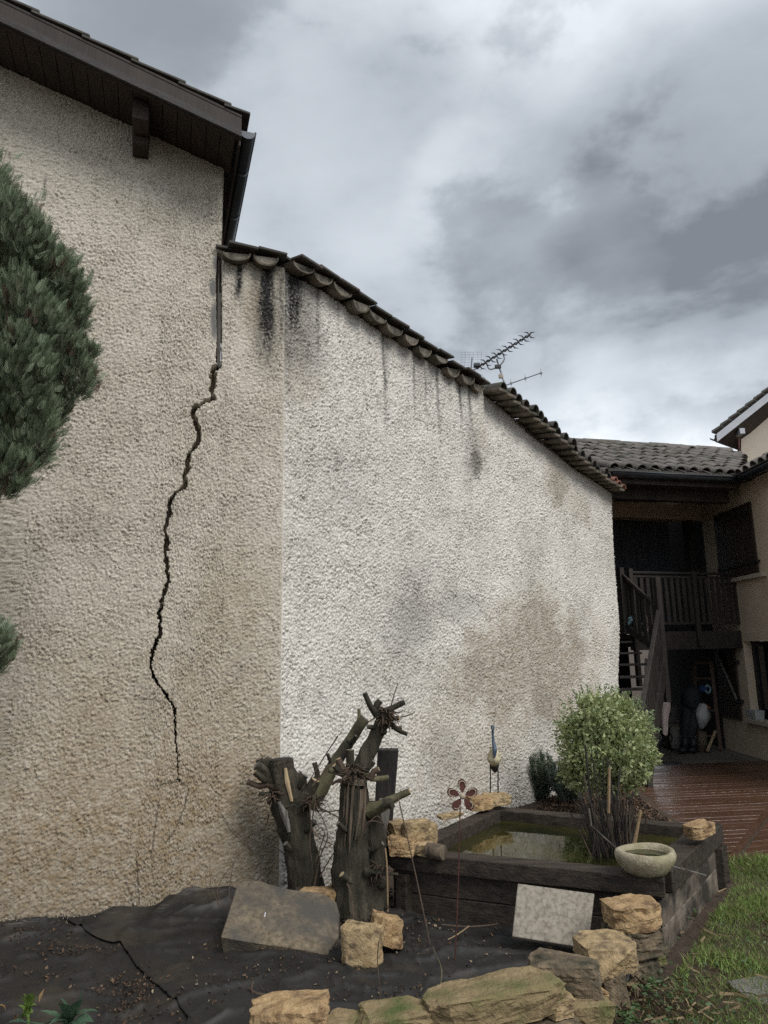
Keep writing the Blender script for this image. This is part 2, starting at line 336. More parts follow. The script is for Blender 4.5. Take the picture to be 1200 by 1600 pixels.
def render_mat(name, base1, base2, damp=(.275, .20, .112)):
    """rough-cast render: base colour with black run-off, brown damp and grey dirt where the wall carries them"""
    mt = bpy.data.materials.new(name); mt.use_nodes = True; t = mt.node_tree; bs = t.nodes['Principled BSDF']
    co = t.nodes.new('ShaderNodeTexCoord')
    def nz(sc, det, ro=.6):
        n = t.nodes.new('ShaderNodeTexNoise'); n.inputs['Scale'].default_value = sc; n.inputs['Detail'].default_value = det; n.inputs['Roughness'].default_value = ro
        t.links.new(co.outputs['Object'], n.inputs['Vector']); return n.outputs[0]
    def mix(f, a, b):
        x = t.nodes.new('ShaderNodeMix'); x.data_type = 'RGBA'
        for s, v in ((x.inputs['Factor'], f), (x.inputs[6], a), (x.inputs[7], b)):
            if hasattr(v, 'is_output'): t.links.new(v, s)
            else: s.default_value = (*v, 1)
        return x.outputs[2]
    def rng(src, a, b, lo=0., hi=1.):
        r = t.nodes.new('ShaderNodeMapRange'); r.inputs[1].default_value = a; r.inputs[2].default_value = b; r.inputs[3].default_value = lo; r.inputs[4].default_value = hi; t.links.new(src, r.inputs[0]); return r.outputs[0]
    def att(nm):
        a = t.nodes.new('ShaderNodeAttribute'); a.attribute_name = nm; return a.outputs['Fac']
    def mul(a, b):
        x = t.nodes.new('ShaderNodeMath'); x.operation = 'MULTIPLY'; t.links.new(a, x.inputs[0]); t.links.new(b, x.inputs[1]); return x.outputs[0]
    c = mix(rng(nz(2.2, 5), .35, .65), base1, base2)
    gr = rng(nz(60, 3, .7), .42, .60)                               # grit: grains of different sand
    c = mix(mul(gr, rng(nz(1.1, 3), .3, .7, .42, .78)), c, (base1[0]*.36, base1[1]*.34, base1[2]*.31))
    c = mix(mul(att('brown'), rng(nz(16, 5, .65), .32, .64, .45, 1.15)), c, damp)
    c = mix(mul(att('grey'), rng(nz(24, 5, .65), .34, .62, .35, 1.1)), c, (.20, .185, .165))
    speck = rng(nz(42, 4, .7), .36, .56, .45, 1.0)
    c = mix(mul(att('black'), speck), c, (.028, .027, .027))
    c = mix(att('patch'), c, (.17, .165, .155))
    c = mix(att('crack_shade'), c, mix(rng(nz(30, 4), .4, .6), (.035, .029, .024), (.09, .07, .052)))     # shade inside the crack, put into the colour as mottled near-black brown
    t.links.new(c, bs.inputs['Base Color']); bs.inputs['Roughness'].default_value = .93; bs.inputs['Specular IOR Level'].default_value = .2
    b = t.nodes.new('ShaderNodeBump'); b.inputs['Strength'].default_value = .8; b.inputs['Distance'].default_value = .008
    t.links.new(nz(70, 6, .7), b.inputs['Height']); t.links.new(b.outputs[0], bs.inputs['Normal'])
    MAT[name] = mt
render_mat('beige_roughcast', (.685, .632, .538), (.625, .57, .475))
render_mat('white_roughcast', (.81, .78, .715), (.75, .715, .65), (.32, .265, .195))
# ================================================================== the setting
def grid_faces(nr, nc):
    i = np.arange(nr-1)[:, None]*nc+np.arange(nc-1)[None]
    return np.stack([i, i+1, i+1+nc, i+nc], -1).reshape(-1, 4)
# ground: one sheet to the horizon, bare soil near the beds
xs = np.concatenate([np.linspace(-300, -9, 9), np.linspace(-7, 9, 110), np.linspace(11, 300, 9)])
ys = np.concatenate([np.linspace(-200, -2, 7), np.linspace(-1, 15, 110), np.linspace(17, 500, 9)])
X, Y = np.meshgrid(xs, ys)
near = sstep(12, 8, np.abs(X))*sstep(16, 13, Y)*sstep(-3, 0, Y)
Z = -.02+near*.018*fbm(X*1.7, Y*1.7, 4, 5)
# the planted strip between pond and wall is heaped up with mulch
strip = sstep(6.0, 6.9, Y-.35*X+.6*0)*sstep(10.9, 10.2, Y)*sstep(3.3, 2.7, X-.12*(Y-7))
Z += near*.13*strip*sstep(.4, 1.0, X)
struct(npmesh('ground', np.stack([X, Y, Z], -1).reshape(-1, 3), grid_faces(len(ys), len(xs)), 'soil'))
GZ = lambda x, y: float(-.02+.018*fbm(np.array([x*1.7]), np.array([y*1.7]), 4, 5)[0])

# ---------------------------------------------------------------- wall frames
B = Vector((-0.92, 6.27, 0)); DL = Vector((.951, .309, 0)).normalized(); NL = Vector((DL.y, -DL.x, 0))
DW = Vector((4.67, 5.08, 0)).normalized(); NW = Vector((DW.y, -DW.x, 0))
def on_plane(px, py, d, n, off=0.0):
    o = B+n*off; r = ray(px, py); t = n.dot(o-CAM)/n.dot(r); p = CAM+r*t; return (p-B).dot(d), p.z
def L(s, off, z): return B+DL*s+NL*off+Vector((0, 0, z))
def W(s, off, z): return B+DW*s+NW*off+Vector((0, 0, z))
SJ = -0.605                                   # where the tall house ends and the outbuilding roof begins
RK0 = 6.594; RKS = -0.313
def rake(s): return RK0+RKS*(s+0.62)          # underside of the roof overhang on the gable

CRACK = [(343, 398, 9), (342, 440, 11), (343, 520, 9), (342, 570, 8), (332.5, 577, 9), (334, 596, 10), (331, 608, 8), (332.5, 622, 8), (318, 629, 4), (304, 637.6, 8), (300.5, 646, 7), (306, 660, 8), (311, 674, 8), (310, 687, 8), (301.6, 703, 6),
         (294, 712, 7), (294.5, 729, 7), (288, 745.7, 8), (288.5, 761, 7), (275.5, 769, 3.5), (263.6, 785, 6), (265, 800, 6), (257.7, 826, 6), (261, 845, 7), (259, 871.5, 6), (262.4, 897.6, 6), (264, 906, 6), (257.6, 923, 5.5), (249, 957.6, 5),
         (251, 989, 5), (237.4, 1018, 5), (235.4, 1038, 5), (239, 1058, 4.5), (272, 1104, 3.5), (274.8, 1153, 2.6), (279, 1219, 2.2), (280, 1224, 1.0)]
crack = np.array([(*on_plane(x, y, DL, NL), wd*(.0048 if y < 1010 else .0038)/2) for x, y, wd in CRACK])
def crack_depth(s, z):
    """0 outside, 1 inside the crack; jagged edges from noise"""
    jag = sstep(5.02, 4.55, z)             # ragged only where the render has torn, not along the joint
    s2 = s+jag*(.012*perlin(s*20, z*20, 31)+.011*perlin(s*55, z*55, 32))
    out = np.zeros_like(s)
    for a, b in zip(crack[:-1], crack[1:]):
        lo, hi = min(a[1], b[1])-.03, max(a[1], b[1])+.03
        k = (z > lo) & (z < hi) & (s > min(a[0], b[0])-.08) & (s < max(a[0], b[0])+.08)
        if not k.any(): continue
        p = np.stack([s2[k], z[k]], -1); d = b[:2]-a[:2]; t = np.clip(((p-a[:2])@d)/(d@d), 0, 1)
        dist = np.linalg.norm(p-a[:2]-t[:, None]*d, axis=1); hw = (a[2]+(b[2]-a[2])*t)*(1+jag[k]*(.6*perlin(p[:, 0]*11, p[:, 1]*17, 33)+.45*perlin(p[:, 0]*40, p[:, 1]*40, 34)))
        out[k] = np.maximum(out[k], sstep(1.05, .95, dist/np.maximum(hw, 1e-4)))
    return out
def stucco(s, z, seed, wave=.034, amp=.008, skew=0.0, coarse=.5):
    u = s/wave; v = (z+skew*s)/wave
    a = perlin(u, v, seed); b = perlin(u*1.9, v*1.9, seed+1); c = fbm(s/.35, z/.35, 3, seed+2)
    k = np.maximum(.25, 1+.5*perlin(s/.11, z/.11, seed+6)+.35*perlin(s/.55, z/.40, seed+7))          # thrown on by hand: coarser here, finer there
    g = coarse*a+(1.2-coarse)*b+.30*np.random.default_rng(seed).normal(size=s.shape).astype(np.float32)
    return amp*k*g+.006*c

def blob(s, z, cs, cz, rs, rz, seed=0, rag=.5):
    d = np.sqrt(((s-cs)/rs)**2+((z-cz)/rz)**2)+rag*fbm(s*2.2, z*2.2, 5, seed, .6)
    return sstep(1.12, .35, d)
# ---- tall house: gable wall
house = empty('gable_house', L(-1.8, -.3, 0), 'tall cracked beige roughcast house with dark timber overhang', 'house')
s_fine = np.unique(np.concatenate([np.arange(-3.6, -2.1, .02), np.arange(-2.1, -1.12, .0085), np.arange(-1.12, -.50, .0042), np.arange(-.50, -.0, .0085), [0.0]]))
z_rows = np.arange(-.08, 7.9, .0085)
S, Zz = np.meshgrid(s_fine, z_rows)
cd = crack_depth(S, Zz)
disp = stucco(S, Zz, 1, .024, .0120, -.35, .6)
patch = np.zeros_like(S)
for (px, py, rx, ry) in ((336, 500, .055, .24), (333, 450, .05, .12), (338, 410, .05, .12)):
    cs, cz = on_plane(px, py, DL, NL); patch = np.maximum(patch, blob(S, Zz, cs, cz, rx, ry, 8, .6))
disp = disp*(1-.8*patch)-patch*.006
# rounded outer corner where the wall turns
disp = disp*sstep(0, -.025, S)
disp = disp-cd*(.10+.28*sstep(.006, .018, np.interp(-Zz.ravel(), -crack[:, 1], crack[:, 2]).reshape(S.shape)))
SF, ZF = S, Zz; S, Zz = S[::3, ::2], Zz[::3, ::2]      # stains are soft: worked out on a coarser grid
black = np.zeros_like(S)
for (px, py, wd, ln, am) in ((374, 424, .05, .40, 1.5), (418, 425, .12, 1.05, 1.7), (400, 430, .07, .5, .4), (440, 430, .08, .9, .8)):
    cs, cz = on_plane(px, py, DL, NL)
    cs2 = cs+.02*fbm(Zz*2.5, Zz*0, 3, 4)
    k = np.exp(-((S-cs2)/(wd*(.55+.45*np.clip((cz-Zz)/ln, 0, 1))))**2)*sstep(cz-ln*1.2, cz-ln*.25, Zz+.12*fbm(S*14, Zz*2, 3, 9))*(Zz < cz+.3)
    black = np.maximum(black, am*np.clip(k*(1+.7*fbm(S*30, Zz*8, 3, 5)), 0, 1))
damp = sstep(2.9, .2, Zz+.55*fbm(S*1.6, Zz*1.2, 4, 12))
brown = np.clip(.85*damp+.30*blob(S, Zz, -.45, 2.5, .55, .9, 14, .6)+.10*sstep(.05, .5, fbm(S*.9, Zz*.6, 4, 15))+.45*blob(S, Zz, -.25, 5.2, .2, .35, 2, .6), 0, .85)
grey = np.clip(.35*sstep(.1, .55, fbm(S*1.3, Zz*.8, 4, 21))+.3*sstep(.9, .0, Zz+.3*fbm(S*3, Zz*3, 3, 22)), 0, .7)
def fine(m):      # back to the full grid (rows and columns were thinned by 3 and 2)
    r = np.minimum(np.arange(SF.shape[0])/3, m.shape[0]-1); c = np.minimum(np.arange(SF.shape[1])/2, m.shape[1]-1)
    r0 = np.minimum(r.astype(int), m.shape[0]-2); c0 = np.minimum(c.astype(int), m.shape[1]-2); fr = (r-r0)[:, None]; fc = (c-c0)[None]
    return (m[r0][:, c0]*(1-fc)+m[r0][:, c0+1]*fc)*(1-fr)+(m[r0+1][:, c0]*(1-fc)+m[r0+1][:, c0+1]*fc)*fr
black, brown, grey = fine(black), fine(brown), fine(grey); S, Zz = SF, ZF
# hairline cracks lower down and the rusty scar beside the left stump
for pts in ([(279, 1219), (295, 1231), (289, 1257), (282, 1277), (273, 1297), (259, 1317)], [(279, 1221), (262, 1224), (240, 1228)], [(249, 1250), (243, 1290), (236, 1340)], [(70, 268), (70, 312)], [(196, 1378), (205, 1400), (210, 1430)], [(214, 1345), (217, 1400), (222, 1440)], [(345, 1272), (362, 1300), (395, 1330)]):
    q = np.array([on_plane(x, y, DL, NL) for x, y in pts])
    s2 = S+.006*perlin(S*22, Zz*22, 40)
    for a, b in zip(q[:-1], q[1:]):
        d = b-a; t = np.clip(((S-a[0])*d[0]+(Zz-a[1])*d[1])/(d@d), 0, 1)
        black = np.maximum(black, .75*sstep(.0085, .003, np.hypot(s2-a[0]-t*d[0], Zz-a[1]-t*d[1])))
scar_s, scar_z = on_plane(425, 1330, DL, NL)
scar = blob(S, Zz, scar_s, scar_z, .05, .36, 44, .35)
brown = np.maximum(brown, scar*.95); disp -= scar*.02
top = np.where(S < SJ, rake(S)+.02, 5.66)
keep_v = Zz <= top
disp_off = disp
V = np.array(B)[None, None]+S[..., None]*np.array(DL)+disp_off[..., None]*np.array(NL); V[..., 2] = np.minimum(Zz, np.where(keep_v, Zz, top))
nr, nc = S.shape; Fq = grid_faces(nr, nc)
fk = keep_v.ravel()[Fq].sum(1) >= 2
Fq = Fq[fk]
used = np.unique(Fq); remap = -np.ones(nr*nc, int); remap[used] = np.arange(len(used))
npmesh('wall', V.reshape(-1, 3)[used], remap[Fq], 'beige_roughcast', house, False, None, {'black': black.ravel()[used], 'brown': brown.ravel()[used], 'grey': grey.ravel()[used], 'patch': patch.ravel()[used], 'crack_shade': sstep(.25, .6, cd).ravel()[used]})
# masonry behind the render (closes the house towards the back)
mb = MB(); mb.prism([L(-3.6, -.2, -.1), L(SJ-.02, -.2, -.1), L(SJ-.02, -.2, rake(SJ)-.02), L(-3.6, -.2, rake(-3.6)-.02)], -NL*6.0); mb.build('rear_wall', 'beige_render', house)
mb = MB(); mb.prism([L(SJ-.02, -.2, -.1), L(-.05, -.2, -.1), L(-.05, -.2, 5.45), L(SJ-.02, -.2, 5.45)], -NL*.3); mb.build('inner_masonry', 'mortar', house)
# overhang
OV = .5; SE = -.50
wdt = .128; s0 = -3.62
i = 0
while s0+wdt < SE+.03:
    a, b = s0+.003, s0+wdt-.003; dz = RNG.uniform(-.003, .003)
    mb = MB(); mb.hexa([L(a, -.05, rake(a)+.02+dz), L(b, -.05, rake(b)+.02+dz), L(b, OV, rake(b)+.02+dz), L(a, OV, rake(a)+.02+dz), L(a, -.05, rake(a)+.042+dz), L(b, -.05, rake(b)+.042+dz), L(b, OV, rake(b)+.042+dz), L(a, OV, rake(a)+.042+dz)])
    mb.build('soffit_board', 'soffit_wood', house); s0 += wdt; i += 1
def rake_bar(name, mat, o0, o1, z0, z1, sa=-3.65, sb=SE, bev=.004):
    mb = MB(); mb.hexa([L(sa, o0, rake(sa)+z0), L(sb, o0, rake(sb)+z0), L(sb, o1, rake(sb)+z0), L(sa, o1, rake(sa)+z0), L(sa, o0, rake(sa)+z1), L(sb, o0, rake(sb)+z1), L(sb, o1, rake(sb)+z1), L(sa, o1, rake(sa)+z1)])
    return mb.build(name, mat, house, False, bev)
rake_bar('bargeboard', 'dark_wood', OV+.001, OV+.03, -.005, .215)
rake_bar('barge_moulding', 'barge_wood', OV+.031, OV+.062, .0, .05)
rake_bar('barge_moulding', 'barge_wood', OV+.031, OV+.048, .052, .085)
rake_bar('tile_batten', 'dark_wood', OV-.3, OV+.034, .216, .245)
# purlin under the boards
mb = MB(); ps, pw = -1.372, .07
mb.hexa([L(ps-pw, -.1, 6.56), L(ps+pw, -.1, 6.56), L(ps+pw, .20, 6.56), L(ps-pw, .20, 6.56), L(ps-pw, -.1, rake(ps-pw)+.018), L(ps+pw, -.1, rake(ps+pw)+.018), L(ps+pw, .20, rake(ps+pw)+.018), L(ps-pw, .20, rake(ps-pw)+.018)])
mb.hexa([L(ps-pw, .2, 6.64), L(ps+pw, .2, 6.64), L(ps+pw, .40, 6.66), L(ps-pw, .40, 6.66), L(ps-pw, .2, rake(ps-pw)+.018), L(ps+pw, .2, rake(ps+pw)+.018), L(ps+pw, .40, rake(ps+pw)+.018), L(ps-pw, .40, rake(ps-pw)+.018)])
mb.build('purlin', 'soffit_wood', house, False, .008)
# verge tiles, lapped up the slope, and the roof slope behind them
n = 0; sa = -3.9
while sa < SE-.1:
    sb = min(sa+.47, SE+.075); t0 = .246; lift = .034
    mb = MB(); mb.hexa([L(sa, OV-.28, rake(sa)+t0), L(sb, OV-.28, rake(sb)+t0+lift), L(sb, OV+.05, rake(sb)+t0+lift), L(sa, OV+.05, rake(sa)+t0), L(sa, OV-.28, rake(sa)+t0+.026), L(sb, OV-.28, rake(sb)+t0+lift+.026), L(sb, OV+.05, rake(sb)+t0+lift+.026), L(sa, OV+.05, rake(sa)+t0+.026)])
    mb.build('verge_tile', 'dark_tile', house, False, .007)
    sa += .405
mb = MB(); mb.prism([L(-3.9, OV-.282, rake(-3.9)+.2), L(SE+.05, OV-.282, rake(SE+.05)+.2), L(SE+.05, OV-.282, rake(SE+.05)+.27), L(-3.9, OV-.282, rake(-3.9)+.27)], -NL*6.3); mb.build('roof_slope', 'dark_tile', house)
# eave gutter running back from the verge, with its joints
ge = SE+.055; gz = rake(SE)+.115
def half_pipe(mb, c0, axis, ln, r, side, up, th=.006, n=10):
    pts = []
    for rr in (r, r-th):
        row = [c0+side*(rr*math.cos(math.pi+math.pi*k/n))+up*(rr*math.sin(math.pi+math.pi*k/n)) for k in range(n+1)]
        pts.append(row)
    poly = pts[0]+pts[1][::-1]
    return mb.prism(poly, axis*ln)
mb = MB(); half_pipe(mb, L(ge+.005, OV-.01, gz), -NL, 3.2, .068, DL, Vector((0, 0, 1))); mb.build('gutter', 'zinc', house, True)
mb = MB(); mb.prism([L(ge+.005+.072*math.cos(math.pi+math.pi*k/10), OV-.004, gz+.072*math.sin(math.pi+math.pi*k/10)) for k in range(11)], -NL*.006); mb.build('gutter_end', 'zinc', house)
for q in (.5, 1.25, 2.0):
    mb = MB(); half_pipe(mb, L(ge+.005, OV-q, gz), -NL, .05, .074, DL, Vector((0, 0, 1))); mb.build('gutter_joint', 'zinc', house, True)
mb = MB(); mb.tube([L(ge+.076, OV-.005, gz+.004), L(ge+.076, -2.7, gz+.004)], .009, 8); mb.build('gutter_bead', 'zinc', house, True)
mb = MB(); mb.hexa([L(SE-.02, OV-.02, rake(SE)-.03), L(SE, OV-.02, rake(SE)-.03), L(SE, -2.6, rake(SE)-.03), L(SE-.02, -2.6, rake(SE)-.03), L(SE-.02, OV-.02, rake(SE)+.2), L(SE, OV-.02, rake(SE)+.2), L(SE, -2.6, rake(SE)+.2), L(SE-.02, -2.6, rake(SE)+.2)]); mb.build('fascia', 'dark_wood', house)
# strip in the open joint beside the outbuilding
def lp(px, py, off=0.0):
    s, z = on_plane(px, py, DL, NL); return L(s, off, z)
mb = MB(); mb.beam(lp(342.5, 405, -.045), lp(340.5, 570, -.045), .016, .03, NL); mb.build('joint_strip', 'strip_wood', house, False, .004)
mb = MB(); mb.beam(lp(344.6, 455, -.045), lp(343.6, 572, -.045), .02, .02, NL); mb.build('joint_strip', 'grey_wood', house, False, .004)
mb = MB(); mb.beam(lp(345.8, 535, -.03), lp(345.3, 569, -.03), .010, .02, NL); o = mb.build('joint_seal', 'white_plastic', house); o['label'] = 'white sliver of sealing strip in the open joint'

# ---- outbuilding: long white wall
barn = empty('outbuilding', W(3.2, -.3, 0), 'long white roughcast outbuilding with streaked wall under clay eave tiles', 'outbuilding')
TOPS = np.array([(0, 5.58), (.45, 5.585), (1.4, 5.42), (2.56, 5.26), (3.2, 5.27), (3.36, 5.22), (4.8, 4.90), (5.72, 4.62), (7.2, 4.36)])
ENDS = np.array([(-.2, 6.62), (.5, 6.56), (1.21, 6.60), (1.68, 6.68), (2.27, 6.80), (3.29, 6.84), (4.41, 6.93), (5, 6.95)])
u = np.concatenate([np.arange(0, .42, .0085/6.8), np.arange(.42, 1.0, .0115/6.8), [1.0]])
z_rows = np.arange(-.1, 5.62, .0092)
Uu, Zz = np.meshgrid(u, z_rows)
S = Uu*np.interp(Zz, ENDS[:, 0], ENDS[:, 1])
disp = stucco(S, Zz, 50, .026, .0175, 0, .55)
disp += .05*fbm(S*.45, Zz*.5, 2, 55)
disp += .10*np.exp(-((S-3.28)/.10)**2)*0
disp -= .06*sstep(3.22, 3.42, S)*sstep(4.5, 5.1, Zz)                  # the masonry steps back where the second roof starts
disp = disp*sstep(0, .025, S)
disp -= .10*sstep(.995, 1.0, Uu)**2
def WS(px, py): return on_plane(px, py, DW, NW)
SF, ZF = S, Zz; S, Zz = S[::3, ::2], Zz[::3, ::2]
black = np.zeros_like(S)
for (px, py, wd, ln, am) in ((459, 436, .15, .85, 1.3), (447, 436, .12, 1.3, .9), (475, 440, .1, .6, .5), (497, 452, .028, 1.1, .8), (600, 524, .022, 1.25, .95), (604, 540, .04, .5, .35), (645, 556, .02, .95, .75), (662, 566, .016, .75, .7), (682, 580, .025, 1.0, .85), (716, 598, .026, .75, .95), (731, 604, .035, .75, .95),
                          (780, 632, .1, .25, .4), (700, 590, .012, .45, .5), (560, 495, .012, .6, .35), (530, 475, .014, .5, .4)):
    cs, cz = WS(px, py); cs2 = cs+.03*fbm(Zz*2.2, Zz*0, 3, int(px))
    k = np.exp(-((S-cs2)/wd)**2)*sstep(cz-ln*1.15, cz-ln*.2, Zz+.12*fbm(S*14, Zz*2, 3, 9))
    black = np.maximum(black, am*np.clip(k*(1+.6*fbm(S*25, Zz*5, 3, 5)), 0, 1))
for (px, py, rs, rz, am) in ((742, 722, .16, .24, .8), (735, 690, .2, .5, .3), (640, 975, .6, .34, .32), (720, 945, .6, .22, .30), (690, 1180, .45, .36, .25), (875, 760, .3, .3, .2), (470, 500, .4, .7, .5), (850, 1130, .4, .5, .22)):
    cs, cz = WS(px, py); black = np.maximum(black, am*blob(S, Zz, cs, cz, rs, rz, int(px), .75))
brown = np.zeros_like(S)
for (px, py, rs, rz, am) in ((780, 1050, 1.1, .8, .95), (860, 1040, 1.3, 1.1, .9), (830, 985, .5, .6, .8), (700, 1140, 1.2, .7, .4), (800, 945, .22, .12, .55), (740, 1190, 1.3, .5, .5), (868, 750, .5, .5, .6), (905, 790, .5, .35, .4), (600, 1050, .8, .3, .22), (748, 690, .25, .7, .35), (465, 560, .35, .9, .45), (930, 1000, .4, .6, .3), (520, 1250, 1.2, .4, .3)):
    cs, cz = WS(px, py); brown = np.maximum(brown, am*blob(S, Zz, cs, cz, rs, rz, int(px)+3, .8))
brown = np.clip(brown+.28*sstep(.7, .0, Zz+.4*fbm(S*2, Zz*2, 3, 71)), 0, .8)
grey = np.clip(.4*sstep(.0, .6, fbm(S*.8, Zz*.8, 4, 61))+.12*sstep(1.0, .0, Zz+.4*fbm(S*2, Zz*2, 3, 62))+.35*sstep(.45, .0, np.interp(S, TOPS[:, 0], TOPS[:, 1])-Zz+.2*fbm(S*3, Zz*3, 3, 63)), 0, .65)
black, brown, grey = fine(black), fine(brown), fine(grey); S, Zz = SF, ZF
top = np.interp(S, TOPS[:, 0], TOPS[:, 1])+.03; keep_v = Zz <= top
V = np.array(B)[None, None]+S[..., None]*np.array(DW)+disp[..., None]*np.array(NW); V[..., 2] = np.where(keep_v, Zz, top)
nr, nc = S.shape; Fq = grid_faces(nr, nc); Fq = Fq[keep_v.ravel()[Fq].sum(1) >= 2]
# return of the render round the far end
used = np.unique(Fq); remap = -np.ones(nr*nc, int); remap[used] = np.arange(len(used))
npmesh('wall', V.reshape(-1, 3)[used], remap[Fq], 'white_roughcast', barn, False, None, {'black': black.ravel()[used], 'brown': brown.ravel()[used], 'grey': grey.ravel()[used], 'patch': np.zeros(len(used)), 'crack_shade': np.zeros(len(used))})
mb = MB()
ends = [(z, s-.035) for z, s in ENDS]; poly = [W(.25, -.12, -.1)]+[W(s, -.12, z) for z, s in ends if z < 4.4]+[W(6.88, -.12, 4.36)]+[W(s, -.12, z-.06) for s, z in TOPS[::-1] if s < 6.8 and s > .3]+[W(.25, -.12, 5.4)]
mb.prism(poly, -NW*3.2); mb.build('masonry', 'mortar', barn)
# roof slopes behind the eaves
mb = MB(); mb.prism([W(-.1, -.05, 5.60), W(3.3, -.05, 5.30), W(3.3, -.05, 5.36), W(-.1, -.05, 5.66)], -NW*4+Vector((0, 0, .75))); mb.build('roof_slope', 'dark_tile', barn)
mb = MB(); mb.prism([W(3.32, -.05, 5.22), W(6.9, -.05, 4.40), W(6.9, -.05, 4.46), W(3.32, -.05, 5.28)], -NW*2.2+Vector((0, 0, .38))); mb.build('roof_slope', 'dark_tile', barn)
# eave of the first stretch: channel tiles hanging over the wall head, flat tiles lapped on top
def channel_tile(r=.132, sag=.098, ln=.42, th=.016, n=10):
    pts = []
    for k in range(n+1):
        a = math.pi*k/n; pts.append((-r*math.cos(a), -sag*math.sin(a)))
    inn = [(x*(1-th/r), y*(1-th/sag)+.002) for x, y in pts]
    mb = MB(); mb.prism([Vector((x, 0, y)) for x, y in pts+inn[::-1]], Vector((0, ln, 0)))
    return mb
ct = channel_tile().build('channel_tile', 'old_tile', barn); me_channel = ct.data
mbp = MB(); mbp.prism([Vector((-.118*math.cos(math.pi*k/10), .0, -.086*math.sin(math.pi*k/10))) for k in range(11)], Vector((0, .05, 0))); plug = mbp.build('mortar_plug', 'eave_mortar', ct)
mbf = MB(); mbf.box((0, .2, 0), (.275, .42, .026)); ft = mbf.build('cover_tile', 'dark_tile', barn, False, .006)
first = True
def eave_frame(d, nrm, p, pitch=.16, tilt=0.0):
    y = (-nrm+Vector((0, 0, pitch))).normalized(); x = d.normalized(); z = x.cross(y).normalized()
    if z.z < 0: z = -z
    R = Matrix((x, y, z)).transposed()
    R = R @ Matrix.Rotation(tilt, 3, 'Y')
    mm = R.to_4x4(); mm.translation = p; return mm
spots = [(L, DL, NL, -.475, 5.70), (L, DL, NL, -.20, 5.69)]
k = 0
s = .12
while s < 3.2:
    spots.append((W, DW, NW, s, float(np.interp(s, TOPS[:, 0], TOPS[:, 1]))+.105-.075*float(sstep(2.0, 3.2, s)))); s += .268
for i, (fn, d, nn, s, z) in enumerate(spots):
    pr = .13+RNG.uniform(-.02, .02)
    mm = eave_frame(d, nn, fn(s, pr, z-.012+RNG.uniform(-.018, .012)), .16, RNG.uniform(-.16, .16)) @ Matrix.Diagonal((RNG.uniform(.86, 1.04), 1, RNG.uniform(.72, 1.1), 1))
    if i == 0: c = ct; ct.matrix_world = mm; bpy.context.view_layer.update()
    else:
        c = copy_mesh(ct, 'channel_tile', mm, barn); p_ = bpy.data.objects.new('mortar_plug', plug.data); COL.objects.link(p_); p_.parent = c; p_.location = (0, RNG.uniform(.012, .03), 0)
    if i == 0: plug.matrix_parent_inverse = Matrix.Identity(4); plug.location = (0, .02, 0)
    for j, dz in enumerate((.02, )):
        mm2 = eave_frame(d, nn, fn(s+.06, pr+.035+RNG.uniform(-.02, .02), z+dz+.018+RNG.uniform(-.004, .004)), .16, .09+RNG.uniform(-.03, .03))
        if first: ft.matrix_world = mm2; first = False
        else: copy_mesh(ft, 'cover_tile', mm2, barn)
    mm2 = eave_frame(d, nn, fn(s-.05, pr-.07+RNG.uniform(-.05, .03), z+.055+RNG.uniform(-.004, .006)), .2, .10+RNG.uniform(-.05, .05))
    copy_mesh(ft, 'cover_tile', mm2, barn)
# eave of the second stretch: stepped flat tiles with a barrel tile on each
mbs = MB(); mbs.box((0, .17, 0), (.20, .42, .04)); step0 = mbs.build('eave_plate', 'old_tile', barn, False, .006)
def barrel(r=.085, ht=.08, ln=.4, th=.014, n=10):
    o_ = [(-r*math.cos(math.pi*k/n), ht*math.sin(math.pi*k/n)) for k in range(n+1)]; i_ = [(x*(1-th/r), y*(1-th/ht)-.0) for x, y in o_]
    mb = MB(); mb.prism([Vector((x, 0, y)) for x, y in o_+i_[::-1]], Vector((0, ln, 0))); return mb
bar0 = barrel(.085, .095).build('barrel_tile', 'dark_tile', barn)
bar1 = barrel(.07, .066).build('barrel_tile', 'pink_tile', barn)
n2 = 21
for i in range(n2):
    f = i/(n2-1); s = 3.42+f*3.42; z = float(np.interp(s, TOPS[:, 0], TOPS[:, 1]))+.05
    pr = .20+.02*math.sin(i*2.1)
    mm = eave_frame(DW, NW, W(s, pr, z+RNG.uniform(-.004, .004)), .12, -.02+RNG.uniform(-.03, .03))
    if i == 0: step0.matrix_world = mm
    else: copy_mesh(step0, 'eave_plate', mm, barn)
    mm = eave_frame(DW, NW, W(s+.03, pr+.05+RNG.uniform(-.04, .03), z+.022), .14, RNG.uniform(-.1, .1))
    src = bar1 if i >= n2-3 else bar0
    if i == 0: bar0.matrix_world = mm
    elif i == n2-3: bar1.matrix_world = mm
    else: copy_mesh(src, 'barrel_tile', mm, barn)
